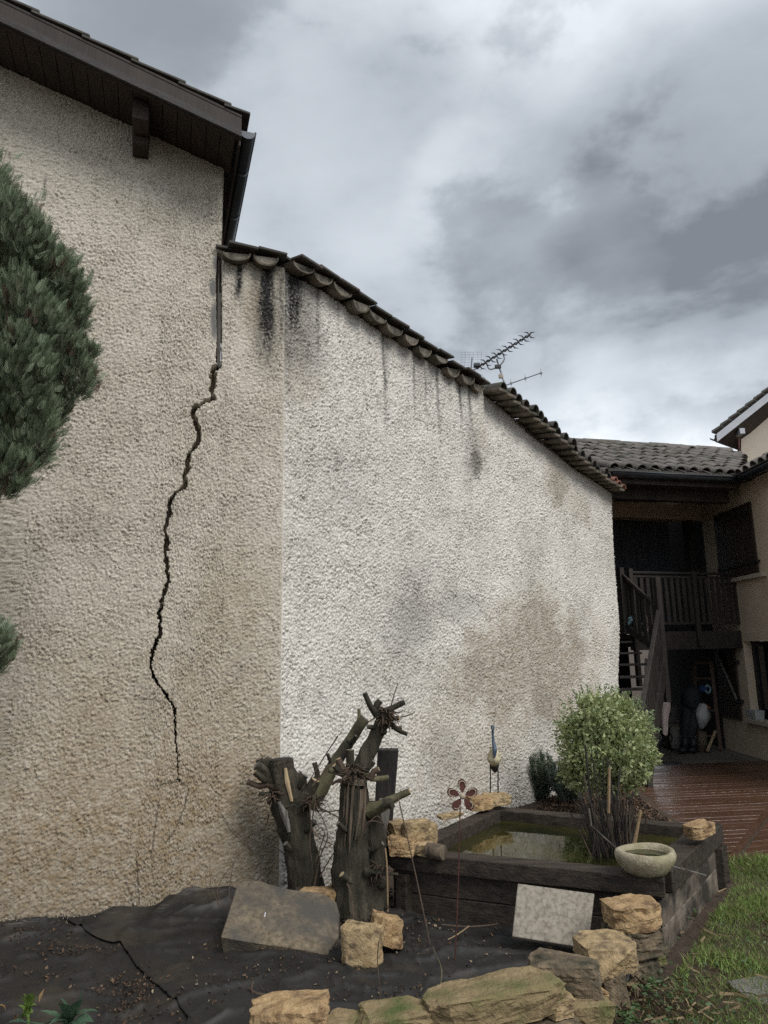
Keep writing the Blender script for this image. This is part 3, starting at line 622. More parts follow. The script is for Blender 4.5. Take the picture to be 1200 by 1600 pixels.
# ================================================================== far house with balcony
far = empty('balcony_house', (5.3, 14, 0), 'beige house with dark wooden balcony and clay tiled roof beyond the deck', 'house')
FD = Vector((.957, .29, 0)).normalized(); FN = Vector((FD.y, -FD.x, 0))       # facade direction and outward normal
FO = Vector((6.45, 14.1, 0))                                                   # inner corner
WD_ = Vector((.0, 1, 0)).normalized(); WN = Vector((-WD_.y, WD_.x, 0))        # wing wall direction (away) and outward normal (left)
def FP(s, off, z): return FO+FD*s+FN*off+Vector((0, 0, z))
def WP(s, off, z): return FO-WD_*s+WN*off+Vector((0, 0, z))                   # s grows towards the viewer
def fslab(name, mat, s0, s1, o0, o1, z0, z1, par=far, fn=FP, bev=0.0):
    mb = MB(); mb.hexa([fn(s0, o0, z0), fn(s1, o0, z0), fn(s1, o1, z0), fn(s0, o1, z0), fn(s0, o0, z1), fn(s1, o0, z1), fn(s1, o1, z1), fn(s0, o1, z1)])
    return mb.build(name, mat, par, False, bev)
FL_Z = 2.2
# back facade: pieces round the openings
fslab('lintel', 'beige_render', -4.2, 0, -.3, 0, 4.45, 5.25)
fslab('pier', 'beige_render', -4.2, -2.55, -.3, 0, FL_Z-.2, 4.45)
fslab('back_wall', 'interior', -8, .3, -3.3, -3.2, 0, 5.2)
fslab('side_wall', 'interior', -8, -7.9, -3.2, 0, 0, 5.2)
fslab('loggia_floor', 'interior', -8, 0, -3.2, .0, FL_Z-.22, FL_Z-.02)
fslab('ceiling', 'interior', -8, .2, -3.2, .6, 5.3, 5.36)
wingbox_soffit = None
# upright wooden panels that close the loggia
x = -2.45; i = 0
while x < -.35:
    wd = RNG.choice((.26, .30, .34)); fslab('wall_panel', 'panel_wood', x, min(x+wd-.012, -.33), -.62-.03*(i % 2), -.60, FL_Z, 5.28); x += wd; i += 1
fslab('loggia_post', 'stair_wood', -2.56, -2.43, -.2, -.05, FL_Z, 4.45)
fslab('loggia_post', 'stair_wood', -.32, -.18, -.2, -.05, FL_Z, 4.45)
# wing: wall with openings for window and shutters
def wingbox(name, mat, s0, s1, z0, z1, o0=-.3, o1=0.0, par=far, bev=0.0): return fslab(name, mat, s0, s1, o0, o1, z0, z1, par, WP, bev)
SW0, SW1, SZ0, SZ1 = 1.13, 2.6, .64, 2.02                        # ground floor window
wingbox('wing_wall', 'beige_render', .0, SW0, -.05, 4.8)
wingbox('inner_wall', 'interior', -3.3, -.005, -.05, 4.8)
wingbox('wing_wall', 'beige_render', SW0, SW1, -.05, SZ0)
wingbox('wing_wall', 'beige_render', SW0, SW1, SZ1, 4.8)
wingbox('wing_wall', 'beige_render', SW1, 5.0, -.05, 4.8)
o = empty('dummy', (0, 0, 0), 'x', 'x'); bpy.data.objects.remove(o)
wn = wingbox('window', 'black_metal', SW0+.002, SW0+.09, SZ0+.04, SZ1-.002, -.22, -.14)
wingbox('window_frame', 'black_metal', SW1-.09, SW1-.002, SZ0+.04, SZ1-.002, -.22, -.14, wn)
wingbox('window_frame', 'black_metal', SW0+.09, SW1-.09, SZ1-.09, SZ1-.002, -.22, -.14, wn)
wingbox('window_frame', 'black_metal', SW0+.09, SW1-.09, SZ0+.04, SZ0+.12, -.22, -.14, wn)
wingbox('pane', 'window_glass', SW0+.09, SW1-.09, SZ0+.12, SZ1-.09, -.19, -.175, wn)
wingbox('window_sill', 'sill_stone', SW0-.10, SW1+.1, SZ0-.04, SZ0+.035, -.25, .10, far, .008)
# upper shutters, two leaves of boards with ledges
UZ0, UZ1 = 3.18, 4.42
for lf, (a, b) in enumerate(((.62, 1.30), (1.315, 2.0))):
    n_b = 5; wb = (b-a)/n_b; sh = wingbox('shutter', 'shutter_wood', a, a+wb-.006, UZ0, UZ1, .02, .05)
    for q in range(1, n_b): wingbox('board', 'shutter_wood', a+q*wb, a+(q+1)*wb-.006, UZ0, UZ1, .02, .05, sh)
    for zz in (UZ0+.16, UZ1-.2): wingbox('ledge', 'black_metal', a+.01, b-.02, zz, zz+.05, .051, .063, sh)
    wingbox('hinge', 'black_metal', a-.05 if lf == 0 else b-.01, a+.02 if lf == 0 else b+.05, UZ0+.17, UZ0+.21, .0, .07, sh)
wingbox('upper_sill', 'sill_stone', .50, 2.2, UZ0-.09, UZ0-.015, -.05, .08, far, .008)
# lower door leaf folded back on the wing wall, ledged and braced
dl = wingbox('door', 'shutter_wood', .10, .28, .62, 2.0, .03, .06)
for q in range(1, 4): wingbox('board', 'shutter_wood', .10+q*.19, .28+q*.19, .62, 2.0, .03, .06, dl)
mb = MB(); mb.beam(WP(.16, .075, 1.86), WP(.80, .075, .98), .035, .025, WN); mb.build('brace', 'grey_wood', dl)
mb = MB(); mb.beam(WP(.12, .075, .98), WP(.85, .075, .95), .03, .02, WN); mb.build('ledge', 'stair_wood', dl)
wingbox('hinge', 'black_metal', .82, .92, 1.62, 1.68, .0, .08, dl); wingbox('hinge', 'black_metal', .82, .92, .92, .98, .0, .08, dl)
# balcony: platform, fascia, railing
bal = fslab('balcony', 'stair_wood', -2.66, .0, .0, 1.02, FL_Z-.10, FL_Z-.03)
fslab('fascia', 'stair_wood', -2.66, -.05, 1.02, 1.06, FL_Z-.30, FL_Z+.01, bal)
fslab('joist', 'stair_wood', -2.6, -.05, .5, .58, FL_Z-.25, FL_Z-.101, bal)
fslab('top_rail', 'stair_wood', -2.60, -.03, 1.02, 1.09, FL_Z+1.02, FL_Z+1.06, bal, bev=.006)
fslab('under_rail', 'stair_wood', -2.60, -.03, 1.035, 1.075, FL_Z+.955, FL_Z+.99, bal)
fslab('bottom_rail', 'stair_wood', -2.60, -.03, 1.035, 1.075, FL_Z+.13, FL_Z+.17, bal)
for s in (-2.60, -1.28, -.07): fslab('post', 'stair_wood', s-.04, s+.04, 1.061, 1.13, FL_Z-.25 if s > -2 else FL_Z-.9, FL_Z+(1.10 if s < -2 else 1.075), bal, bev=.005)
x = -2.47; i = 0
while x < -.15:
    if abs(x+1.28) > .05: fslab('baluster', 'stair_wood', x-.042, x+.028, 1.042, 1.066, FL_Z+.17, FL_Z+.955, bal)
    x += .125; i += 1
# eave: gutters, boards, roof
GO = Vector((6.15, 11.86, 0)); GD = Vector((.968, .25, 0)).normalized(); GN = Vector((GD.y, -GD.x, 0)); GZ0 = 4.72
def GP(s, off, z): return GO+GD*s+GN*off+Vector((0, 0, z))
fslab('eave_board', 'dark_wood', -2.52, .02, -.30, -.06, GZ0-.10, GZ0+.05, far, GP)
fslab('eave_beam', 'dark_wood', -2.52, .1, -.56, -.40, GZ0-.28, GZ0-.02, far, GP)
fslab('eave_soffit', 'dark_wood', -3.5, .3, -2.0, -.05, GZ0+.051, GZ0+.075, far, GP)
mb = MB(); half_pipe(mb, GP(-2.50, 0, GZ0+.06), GD, 2.50, .085, GN, Vector((0, 0, 1))); mb.build('gutter', 'zinc', far, True)
mb = MB(); mb.tube([GP(-2.5, .085, GZ0+.062), GP(0.0, .085, GZ0+.062)], .012, 8); mb.build('gutter_bead', 'zinc', far, True)
WGD = -WD_
mb = MB(); half_pipe(mb, GP(-.03, .03, GZ0+.061), WGD, 2.5, .085, WN, Vector((0, 0, 1))); mb.build('gutter', 'zinc', far, True)
mb = MB(); mb.tube([GP(-.10, .075, GZ0+.064), GP(-.10, .075, GZ0+.064)+WGD*2.5], .012, 8); mb.build('gutter_bead', 'zinc', far, True)
mb = MB(); half_pipe(mb, GP(-3.45, -.55, GZ0+.27), GD, .95, .075, GN, Vector((0, 0, 1))); mb.build('gutter', 'zinc', far, True)
fslab('eave_board', 'dark_wood', -3.5, -2.51, -.68, -.62, GZ0+.08, GZ0+.29, far, GP)
fslab('wing_soffit', 'dark_wood', -.4, 4.8, -.1, .42, 4.802, 4.82, far, WP)
# barrel tiles, column by column up the slope
PIT = .50
def rp(s, u, dz=0.0): return GP(s, -u, GZ0+.10+u*PIT+dz)
hb = barrel(.098, .085, .42, .012, 8).build('roof_tile', 'house_tile', far)
yv = (-GN+Vector((0, 0, PIT))).normalized(); zv = GD.cross(yv); zv = zv if zv.z > 0 else -zv
RB = Matrix((GD, yv, zv)).transposed()
fst = True; s = -3.42
while s < 1.75:
    u0 = -.02 if s > -2.45 else .50
    if s > .02: u0 = (s-.02)*1.0
    u = u0; row = 0
    while u < 2.15:
        mm = (RB @ Matrix.Rotation(RNG.uniform(-.06, .06), 3, 'Z') @ Matrix.Rotation(-.055+RNG.uniform(-.02, .02), 3, 'X')).to_4x4(); mm.translation = rp(s+RNG.uniform(-.012, .012), u, .045+RNG.uniform(-.006, .008))
        if fst: hb.matrix_world = mm; fst = False
        else: copy_mesh(hb, 'roof_tile', mm, far)
        u += .33; row += 1
    s += .25
mb = MB(); mb.hexa([rp(-3.5, .52, -.02), rp(-2.52, .52, -.02), rp(-2.52, 2.5, -.02), rp(-3.5, 2.5, -.02), rp(-3.5, .52, .03), rp(-2.52, .52, .03), rp(-2.52, 2.5, .03), rp(-3.5, 2.5, .03)])
mb.hexa([rp(-2.515, .0, -.02), rp(0.0, .0, -.02), rp(2.4, 2.5, -.02), rp(-2.515, 2.5, -.02), rp(-2.515, .0, .03), rp(0.0, .0, .03), rp(2.4, 2.5, .03), rp(-2.515, 2.5, .03)]); mb.build('roof_base', 'dark_tile', far)
rt = barrel(.12, .10, .44, .014, 8).build('ridge_tile', 'house_tile', far); s = -3.5; fst = True
while s < 1.5:
    mm = Matrix((-GN, GD, Vector((0, 0, 1)))).transposed().to_4x4(); mm = Matrix.Translation(rp(s, 2.28, .02+RNG.uniform(0, .02))) @ mm
    if fst: rt.matrix_world = mm; fst = False
    else: copy_mesh(rt, 'ridge_tile', mm, far)
    s += .38
# wing roof beside the valley
yw = (-WN+Vector((0, 0, PIT))).normalized(); zw = WGD.cross(yw); zw = zw if zw.z > 0 else -zw
RW = Matrix((-WGD, yw, zw)).transposed()
def wp2(s, u, dz=0.0): return GP(-.03, .03, GZ0+.10+u*PIT+dz)+WGD*s-WN*u
s = -.95
while s < 2.4:
    u = max(-.02, -s*.95)
    while u < 2.2:
        mm = (RW @ Matrix.Rotation(-.055, 3, 'X')).to_4x4(); mm.translation = wp2(s, u, .045+RNG.uniform(-.006, .008)); copy_mesh(hb, 'roof_tile', mm, far); u += .33
    s += .25
mb = MB(); mb.hexa([wp2(0, 0, -.02), wp2(2.5, 0, -.02), wp2(2.5, 2.4, -.02), wp2(-2.4, 2.4, -.02), wp2(0, 0, .03), wp2(2.5, 0, .03), wp2(2.5, 2.4, .03), wp2(-2.4, 2.4, .03)]); mb.build('roof_base', 'dark_tile', far)
# cable and ring lamp under the eave
mb = MB(); mb.tube([P(960, 783, 12.9), P(990, 784, 12.95), P(1025, 785, 13.0), P(1045, 780, 13.0)], .010, 6); mb.build('cable', 'antenna_metal', far, True)
mb = MB(); mb.tube([P(981, 765, 12.9), P(986, 773, 12.9), P(986, 784, 12.9)], .008, 6); mb.build('cable', 'antenna_metal', far, True)
c = P(1054, 779, 13.0); mb = MB(); mb.tube([c+Vector((.14*math.cos(a*.3142), .02*math.sin(a*.3142), .035*math.sin(a*.3142))) for a in range(21)], .009, 6, False); mb.build('cable_loop', 'antenna_metal', far, True)

# ---------------------------------------------------------------- staircase in front of the balcony
st = empty('staircase', (4.2, 11.6, 0), 'dark wooden staircase turning down from the balcony to the deck', 'staircase')
NTop, NMid, NBot = P(975, 960, 12.32), P(1034, 1000, 11.75), G(1014, 1232, 0.0)
def nz_(p, z): return Vector((p.x, p.y, z))
zt = FL_Z+1.08; zm = P(1034, 947, 11.75).z; zb = P(1008, 1100, NBot.y).z
mb = MB(); mb.box(nz_(NMid, (zm+.35)/2+.6), (.09, .09, zm-.95+.35), .3); mb.build('newel', 'stair_wood', st, False, .006)
mb = MB(); mb.box(nz_(NBot, zb/2), (.09, .09, zb), .3); mb.build('newel', 'stair_wood', st, False, .006)
mb = MB(); mb.box(nz_(NTop, 2.75), (.09, .09, 1.15), .3); mb.build('newel', 'stair_wood', st, False, .006)
mb = MB(); mb.beam(nz_(NTop, zt-.06), nz_(NMid, zm-.05), .06, .06); mb.build('handrail', 'stair_wood', st, False, .008)
mb = MB(); mb.beam(nz_(NMid, zm-.05), nz_(NBot, zb-.05), .07, .06); mb.build('handrail', 'stair_wood', st, False, .008)
mb = MB(); mb.beam(nz_(NTop, zt-.98), nz_(NMid, zm-.78), .05, .10); mb.build('stringer', 'stair_wood', st)
mb = MB(); mb.beam(nz_(NMid, zm-.95), nz_(NBot, .12), .05, .26); mb.build('stringer', 'stair_wood', st)
for a, b, za, zb_, zlo, zhi, n in ((NTop, NMid, zt-.08, zm-.08, zt-.98, zm-.78, 7), (NMid, NBot, zm-.08, zb-.08, zm-.95, .12, 11)):
    for k in range(1, n):
        f = k/n; p = a.lerp(b, f); z1 = za+(zb_-za)*f; z0 = zlo+(zhi-zlo)*f
        mb = MB(); mb.box(nz_(p, (z0+z1)/2), (.055, .022, z1-z0), math.atan2((b-a).y, (b-a).x)); mb.build('baluster', 'stair_wood', st)
# treads climb away from the deck, behind the lower rail
rise = .185; ntr = 11
for k in range(ntr):
    z = .19+k*rise
    f = min(1, z/1.75)
    right = NBot.lerp(NMid, f) if z < 1.5 else NMid.lerp(NTop, min(1, (z-1.5)/.75))
    y = right.y+.02; x1 = right.x-.06; x0 = x1-.62
    mb = MB(); mb.box(((x0+x1)/2, y+.12, z), (x1-x0, .27, .035), .05); mb.build('tread', 'stair_wood', st, False, .004)
mb = MB(); mb.beam(nz_(NBot, .12)+Vector((-1.02, .1, 0)), nz_(NMid, zm-.95)+Vector((-1.02, .1, 0)), .05, .22); mb.build('stringer', 'stair_wood', st)
mb = MB(); mb.box((3.75, 12.4, 1.0), (.08, .08, 2.0)); mb.build('support_post', 'stair_wood', st)
# ---------------------------------------------------------------- paved floor and deck
mb = MB(); q = [FP(-4.2, -3.2, 0), FP(0, -3.2, 0), FP(0, 0, 0)]
mb.prism([Vector((3.1, 11.95, -.05)), Vector((8, 12.52, -.05)), Vector((8, 18, -.05)), Vector((2.5, 16.5, -.05))], (0, 0, .065)); struct(mb.build('paving', 'concrete'))
deck = empty('deck', (4, 9.5, 0), 'wet reddish brown timber deck between the pond and the house', 'deck')
BD = Vector((.9928, .1195, 0)); BN = Vector((-BD.y, BD.x, 0)); EP = Vector((3.10, 7.03, 0)); ED = Vector((4.66-3.14, 9.21-7.09, 0)).normalized()
LP_, LD_ = Vector((2.70, 7.0, 0)), Vector((.85, 5.0, 0)).normalized()
def isect(p, d, q, e):
    den = d.x*e.y-d.y*e.x; return ((q.x-p.x)*e.y-(q.y-p.y)*e.x)/den
v = 6.86
while v < 11.55:
    for (va, vb) in ((v, v+.136), ):
        pts = []
        for vv in (va, vb):
            o_ = BN*vv+Vector((0, 0, 0)); a = isect(o_, BD, LP_, LD_); b = isect(o_, BD, EP, ED)
            pts.append((o_+BD*a, o_+BD*min(b, 9.0)))
        if (pts[0][1]-pts[0][0]).dot(BD) > .05:
            dz = RNG.uniform(-.003, .003); mb = MB(); mb.prism([pts[0][0]+Vector((0, 0, dz)), pts[0][1]+Vector((0, 0, dz)), pts[1][1]+Vector((0, 0, dz)), pts[1][0]+Vector((0, 0, dz))], (0, 0, .028)); mb.build('board', 'deck_wood', deck, False, .004, 1)
    v += .142
# lower side stretch with its boards laid the other way
CD = Vector((.93, .367, 0)).normalized(); CN = Vector((-CD.y, CD.x, 0)); v = 5.0; e2 = EP+Vector((.03, -.02, 0))
mb = MB(); mb.beam(EP+Vector((.02, -.02, -.03)), EP+Vector((.02, -.02, -.03))+ED*6, .04, .12); mb.build('edge_board', 'deck_wood', deck)
while v < 11.5:
    pts = []
    for vv in (v, v+.136):
        o_ = CN*vv; a = isect(o_, CD, e2+Vector((.05, 0, 0)), ED); lo = isect(o_, CD, Vector((0, 7.12, 0)), Vector((1, .02, 0)))
        pts.append((o_+CD*max(a, lo if False else a), o_+CD*(a+4.5)))
    p = [pts[0][0], pts[0][1], pts[1][1], pts[1][0]]
    if min(q.y for q in p) > 7.08 or True:
        # trim at the lawn
        cl = []
        for i in range(4):
            A_, C_ = p[i], p[(i+1) % 4]; ia, ic = A_.y >= 7.1, C_.y >= 7.1
            if ia: cl.append(A_)
            if ia != ic: cl.append(A_.lerp(C_, (7.1-A_.y)/(C_.y-A_.y)))
        if len(cl) >= 3:
            dz = RNG.uniform(-.003, .003)-.04; mb = MB(); mb.prism([c_+Vector((0, 0, dz)) for c_ in cl], (0, 0, .028)); mb.build('board', 'deck_wood', deck, False, .004, 1)
    v += .142
# ---------------------------------------------------------------- taller house at the right edge
tall = empty('neighbour_house', (9.5, 17, 0), 'pale rendered house gable with grey bargeboard above the tiled roof', 'house')
TY = 16.5
def tp(px, py, dy=0.0): return P(px, py, TY+dy)
a = tp(1158, 712); b = tp(1158, 672); c = tp(1300, 560); d = tp(1300, 712)
mb = MB(); mb.prism([nz_(a, 0), a, b, c, nz_(c, 0)], (2.4, 2.0, 0)); mb.build('wall', 'pale_render', tall)
e0, e1 = tp(1121, 690, -.5), tp(1300, 548, -.5)
mb = MB(); mb.prism([e0, e0+Vector((0, 0, .19)), e1+Vector((0, 0, .19)), e1], (0, .03, 0)); mb.build('bargeboard', 'white_paint', tall)
mb = MB(); mb.prism([e0+Vector((-.04, .031, .0)), e0+Vector((-.04, .031, .16)), e1+Vector((0, .031, .16)), e1+Vector((0, .031, .13)), e0+Vector((.5, .031, .16+.18))], (2.4, 2.0, 0)); mb.build('soffit', 'soffit_wood', tall)
dd = (e1-e0); n_ = 14
for k in range(n_):
    p = e0+dd*(k/n_)+Vector((-.14, -.05, .20)); q = e0+dd*((k+1.15)/n_)+Vector((-.14, -.05, .175))
    mb = MB(); mb.prism([p, q, q+Vector((0, 0, .05)), p+Vector((0, 0, .06))], (2.4, 2.0, 0)); mb.build('roof_tile', 'dark_tile', tall, False, .006)
mb = MB(); half_pipe(mb, e0+Vector((-.11, .02, .10)), Vector((.77, .64, 0)), 3.0, .06, Vector((1, 0, 0)), Vector((0, 0, 1))); mb.build('gutter', 'zinc', tall, True)
mb = MB(); mb.box(tp(1152, 678, -.2), (.12, .5, .13)); mb.build('purlin', 'white_paint', tall)
mb = MB(); mb.tube([tp(1154, 684, -.06), tp(1154.5, 715, -.06)], .03, 8); mb.build('downpipe', 'rust', tall, True)
# ================================================================== pond
pond = empty('raised_pond', (1.45, 6.2, 0), 'raised garden pond framed by dark timber sleepers, full of green water', 'pond')
RZ = .46
FR, BR, BL, FLc = Vector((1.83, 5.10, 0)), Vector((2.85, 6.47, 0)), Vector((1.02, 7.40, 0)), Vector((0.0, 5.84, 0))
def up(p, z): return Vector((p.x, p.y, z))
def rail(name, a, b, wd, ht, z, inward, ext0=0.0, ext1=0.0, mat='sleeper'):
    """a squared sleeper along a-b, lying inside the line, its long edges a little uneven"""
    d = (b-a).normalized(); a = a-d*ext0; b = b+d*ext1; n = 18; mb = MB(); V = []
    for i in range(n+1):
        p = a.lerp(b, i/n)
        for (o_, z_) in ((0, z-ht), (wd, z-ht), (wd, z), (0, z)):
            jit = Vector((mnoise.noise((p+Vector((o_*3, 0, z_*5)))*7), mnoise.noise((p+Vector((o_*3, 4, z_*5)))*7), mnoise.noise((p+Vector((o_*3, 9, z_*5)))*7)))*.006
            V.append(up(p, z_)+inward*o_+jit)
    F_ = [(i*4+k, i*4+(k+1) % 4, (i+1)*4+(k+1) % 4, (i+1)*4+k) for i in range(n) for k in range(4)]+[(3, 2, 1, 0), tuple(n*4+k for k in range(4))]
    mb.add(V, F_); return mb.build(name, mat, pond, False, .008)
def inw(a, b):
    d = (b-a).normalized(); n = Vector((-d.y, d.x, 0)); c = (FR+BR+BL+FLc)/4; return n if (c-a).dot(n) > 0 else -n
iF, iR, iB, iL = inw(FLc, FR), inw(FR, BR), inw(BR, BL), inw(BL, FLc)
rail('sleeper', FLc, FR, .17, .125, RZ, iF, .02, .0)
rail('sleeper', FR+(BR-FR).normalized()*.173, BR, .19, .15, RZ+.004, iR, .0, .06, 'sleeper_b')
rail('sleeper', BL, BR+(BL-BR).normalized()*.195, .16, .15, RZ-.004, iB, .02, .0)
rail('sleeper', FLc+(BL-FLc).normalized()*.175, BL-(BL-FLc).normalized()*.165, .16, .15, RZ+.002, iL, 0, 0, 'sleeper_b')
e = .05
f0, f1 = FLc+iF*e, FR+iF*e+(FLc-FR).normalized()*.02
rail('lower_sleeper', f0, f1, .1, .17, RZ-.127, iF)
rail('lower_sleeper', f0, f1, .1, .20, RZ-.300, iF)
r0, r1 = FR+iR*.035, BR+iR*.035-(BR-FR).normalized()*.05
rail('lower_sleeper', r0, r1, .1, .165, RZ-.148, iR, 0, 0, 'sleeper_side')
rail('lower_sleeper', r0, r1, .1, .19, RZ-.316, iR, 0, 0, 'sleeper_side')
rail('lower_sleeper', BR+iB*.04, BL+iB*.04, .1, .32, RZ-.155, iB)
rail('lower_sleeper', BL+iL*.04, FLc+iL*.04, .1, .32, RZ-.155, iL)
mb = MB(); mb.box(up(BR, .16)-(BR-FR).normalized()*.03+iR*.0, (.05, .05, .3), .4); mb.build('corner_post', 'sleeper', pond)
ins = [FR+(iF+iR)*.12, BR+(iB+iR)*.12, BL+(iB+iL)*.12, FLc+(iF+iL)*.12]
mb = MB(); mb.prism([up(p, .05) for p in ins], (0, 0, .315)); mb.build('water', 'pond_water', pond)
# ================================================================== stones
def rock_mesh(sz, seed, flat=.5, rough=.05):
    """a quarried block: hull of jittered corners, then broken faces from noise"""
    rg = random.Random(seed*13+1); bm = bmesh.new(); so = Vector((seed*3.7, seed*1.3, seed*.7))
    for sx in (-1, 1):
        for sy in (-1, 1):
            for sz_ in (-1, 1):
                bm.verts.new((sx*rg.uniform(.52, 1.0), sy*rg.uniform(.52, 1.0), sz_*rg.uniform(.55, 1.0)))
                if rg.random() < .8: bm.verts.new((sx*rg.uniform(.35, .75), sy*rg.uniform(.9, 1.02), sz_*rg.uniform(.55, .95)))
                if rg.random() < .6: bm.verts.new((sx*rg.uniform(.9, 1.03), sy*rg.uniform(.3, .7), sz_*rg.uniform(.45, .9)))
    r = bmesh.ops.convex_hull(bm, input=bm.verts[:]); bmesh.ops.delete(bm, geom=[g for g in r['geom_interior'] if isinstance(g, bmesh.types.BMVert)], context='VERTS')
    bmesh.ops.triangulate(bm, faces=bm.faces[:])
    for it in range(4):
        es = [e for e in bm.edges if e.calc_length() > (.9, .5, .3, .19)[it]]
        if es: bmesh.ops.subdivide_edges(bm, edges=es, cuts=1, use_grid_fill=True); bmesh.ops.triangulate(bm, faces=[f for f in bm.faces if len(f.verts) > 3])
    bm.normal_update(); off = {}
    for v in bm.verts:
        p = v.co; lay = mnoise.noise(Vector((p.x*.8, p.y*.8, p.z*5))+so)
        n1 = mnoise.noise(p*2.3+so); n2_ = mnoise.noise(p*6+so); n3 = mnoise.noise(p*14+so); chip_ = max(0, mnoise.noise(p*2.0-so)-.25)
        off[v] = v.normal*(rough*1.0*n1+rough*.9*n2_+rough*.5*n3+rough*.6*lay-.25*chip_)
    for v, o_ in off.items(): v.co += o_
    for v in bm.verts: v.co = Vector((v.co.x*sz[0]/2, v.co.y*sz[1]/2, v.co.z*sz[2]/2))
    me = bpy.data.meshes.new('rock'); bm.to_mesh(me); bm.free(); return me
def rock(name, c, sz, seed, mat, label, group=None, rz=0.0, rx=0.0, ry=0.0, parent=None, flat=.5, rough=.05):
    me = rock_mesh(sz, seed, flat, rough); o = link(name, me, mat)
    from mathutils import Euler
    o.matrix_world = Matrix.Translation(c) @ Euler((rx, ry, rz)).to_matrix().to_4x4()
    me.shade_smooth()
    try: me.set_sharp_from_angle(angle=math.radians(24))
    except Exception: pass
    if label: tag(o, label, 'stone', group)
    return o
EDG = 'rough stones edging the bed'
def ps(px, py, Y): return P(px, py, Y)
sc_ = lambda w_, Y: w_*Y/1175.0
def rk(px, py, wpx, hpx, Y, dep, seed, mat, label, group=EDG, **kw):
    c = ps(px, py, Y); return rock('stone', c, (sc_(wpx, Y)*1.04, dep, sc_(hpx, Y)*.92), seed, mat, label, group, **kw)
rk(988, 1428, 80, 44, 4.80, .26, 1, 'sandstone_orange', 'ochre block on top of the stone stack at the pond corner', rz=.15)
rk(992, 1466, 88, 46, 4.82, .30, 2, 'dark_stone', 'brown lichen covered block second from top of the corner stack', rz=.25)
rk(985, 1512, 72, 56, 4.80, .30, 3, 'dark_stone', 'grey brown block at the foot of the corner stack', rz=.4)
rk(946, 1489, 80, 54, 4.45, .30, 4, 'sandstone', 'pale flat topped block with mossy side beside the corner stack', rz=.2, rx=.06)
rk(951, 1552, 44, 82, 4.42, .22, 5, 'dark_stone', 'upright brown block under the pale flat topped stone', rz=.3)
rk(881, 1520, 104, 48, 4.24, .24, 6, 'dark_stone', 'brown rough block between the pale flat topped stone and the long mossy one', rz=-.12, ry=.06)
rk(905, 1582, 92, 62, 4.16, .26, 8, 'mossy_stone', 'grey mossy block under the brown rough one', rz=.1)
rk(925, 1548, 34, 14, 4.22, .14, 9, 'sandstone_orange', 'thin reddish tile fragment wedged between the edging stones', rz=.3, ry=.1)
rk(918, 1536, 40, 12, 4.24, .14, 10, 'dark_stone', 'thin dark shard under the brown rough block', rz=.2, ry=-.1)
rk(772, 1562, 206, 62, 4.02, .30, 11, 'mossy_stone', 'long mossy sandstone block, largest in the edging', rz=.18, ry=-.10)
rk(800, 1622, 190, 60, 3.98, .28, 12, 'dark_stone', 'dark block under the long mossy sandstone', rz=.1)
rk(615, 1594, 132, 46, 3.96, .26, 13, 'mossy_stone', 'green mossed stone left of the long block', rz=.1)
rk(455, 1596, 122, 66, 3.92, .24, 24, 'sandstone_orange', 'bright orange pointed stone at the bottom edge', rz=-.1, ry=-.12)
rk(640, 1640, 300, 50, 3.96, .26, 15, 'dark_stone', 'buried stone under the green mossed one')
rk(565, 1476, 60, 74, 4.98, .18, 16, 'sandstone', 'grey flecked ochre stone standing on the sheet before the stumps', None, rz=-.2, rx=-.2)
rk(606, 1452, 50, 52, 5.12, .2, 17, 'sandstone_orange', 'orange angular stone beside the burnt post', None, rz=.4, ry=.3)
rk(497, 1402, 60, 34, 5.72, .2, 18, 'sandstone_orange', 'orange stone peeping out behind the grey slab', None)
rk(693, 1606, 60, 40, 3.95, .2, 41, 'dark_stone', 'small dark stone filling the gap left of the long mossy block', rz=.2)
rk(533, 1606, 46, 36, 3.94, .2, 42, 'mossy_stone', 'small mossy stone between the bright orange one and the green mossed one', rz=-.3)
rk(866, 1566, 44, 30, 4.06, .18, 43, 'sandstone', 'small pale stone tucked under the right end of the long mossy block', rz=.4)
rk(1012, 1490, 40, 30, 4.92, .2, 44, 'mossy_stone', 'small mossy stone against the pond side by the corner stack', rz=.5)
# craggy heap on the pond corner
HEAP = 'stones heaped on the pond corner'
rk(655, 1301, 52, 44, 5.86, .2, 19, 'sandstone', 'crumbly cream stone highest in the pond corner heap', HEAP, rz=.3)
rk(630, 1320, 46, 30, 5.80, .2, 20, 'sandstone_orange', 'ochre stone lying left in the pond corner heap', HEAP, rz=-.2)
rk(622, 1296, 28, 30, 5.92, .16, 21, 'sandstone', 'small cream stone next to the burnt post in the pond corner heap', HEAP, rz=.5)
rk(660, 1325, 36, 24, 5.78, .16, 22, 'sandstone', 'low cream stone between the heap and the cut log', HEAP, rz=.1)
c = G(683, 1331, RZ+.05); mb = MB(); mb.tube([c+Vector((-.07, .05, .0)), c+Vector((-.02, .02, .002)), c+Vector((.05, -.03, .0))], [.052, .058, .053], 14, True, .12, 3)
tag(mb.build('cut_log', 'brown_wood', None, True, .004), 'short brown cut log lying on the pond rim', 'log')
rk(775, 1249, 42, 21, 7.28, .2, 30, 'sandstone', 'mossy ochre stone under the heron at the back pond corner', None, rz=.2)
rk(748, 1255, 40, 26, 7.12, .2, 31, 'sandstone_orange', 'reddish stone behind the rusty flower on the pond rim', None, rz=.5)
rk(704, 1274, 44, 7, 6.55, .12, 32, 'sandstone', 'thin flat stone on the left pond rim', None, rz=.6)
rk(1092, 1295, 46, 25, 5.90, .16, 33, 'sandstone_orange', 'ochre stone lying on the right pond rim', None, rz=.35, ry=-.12)
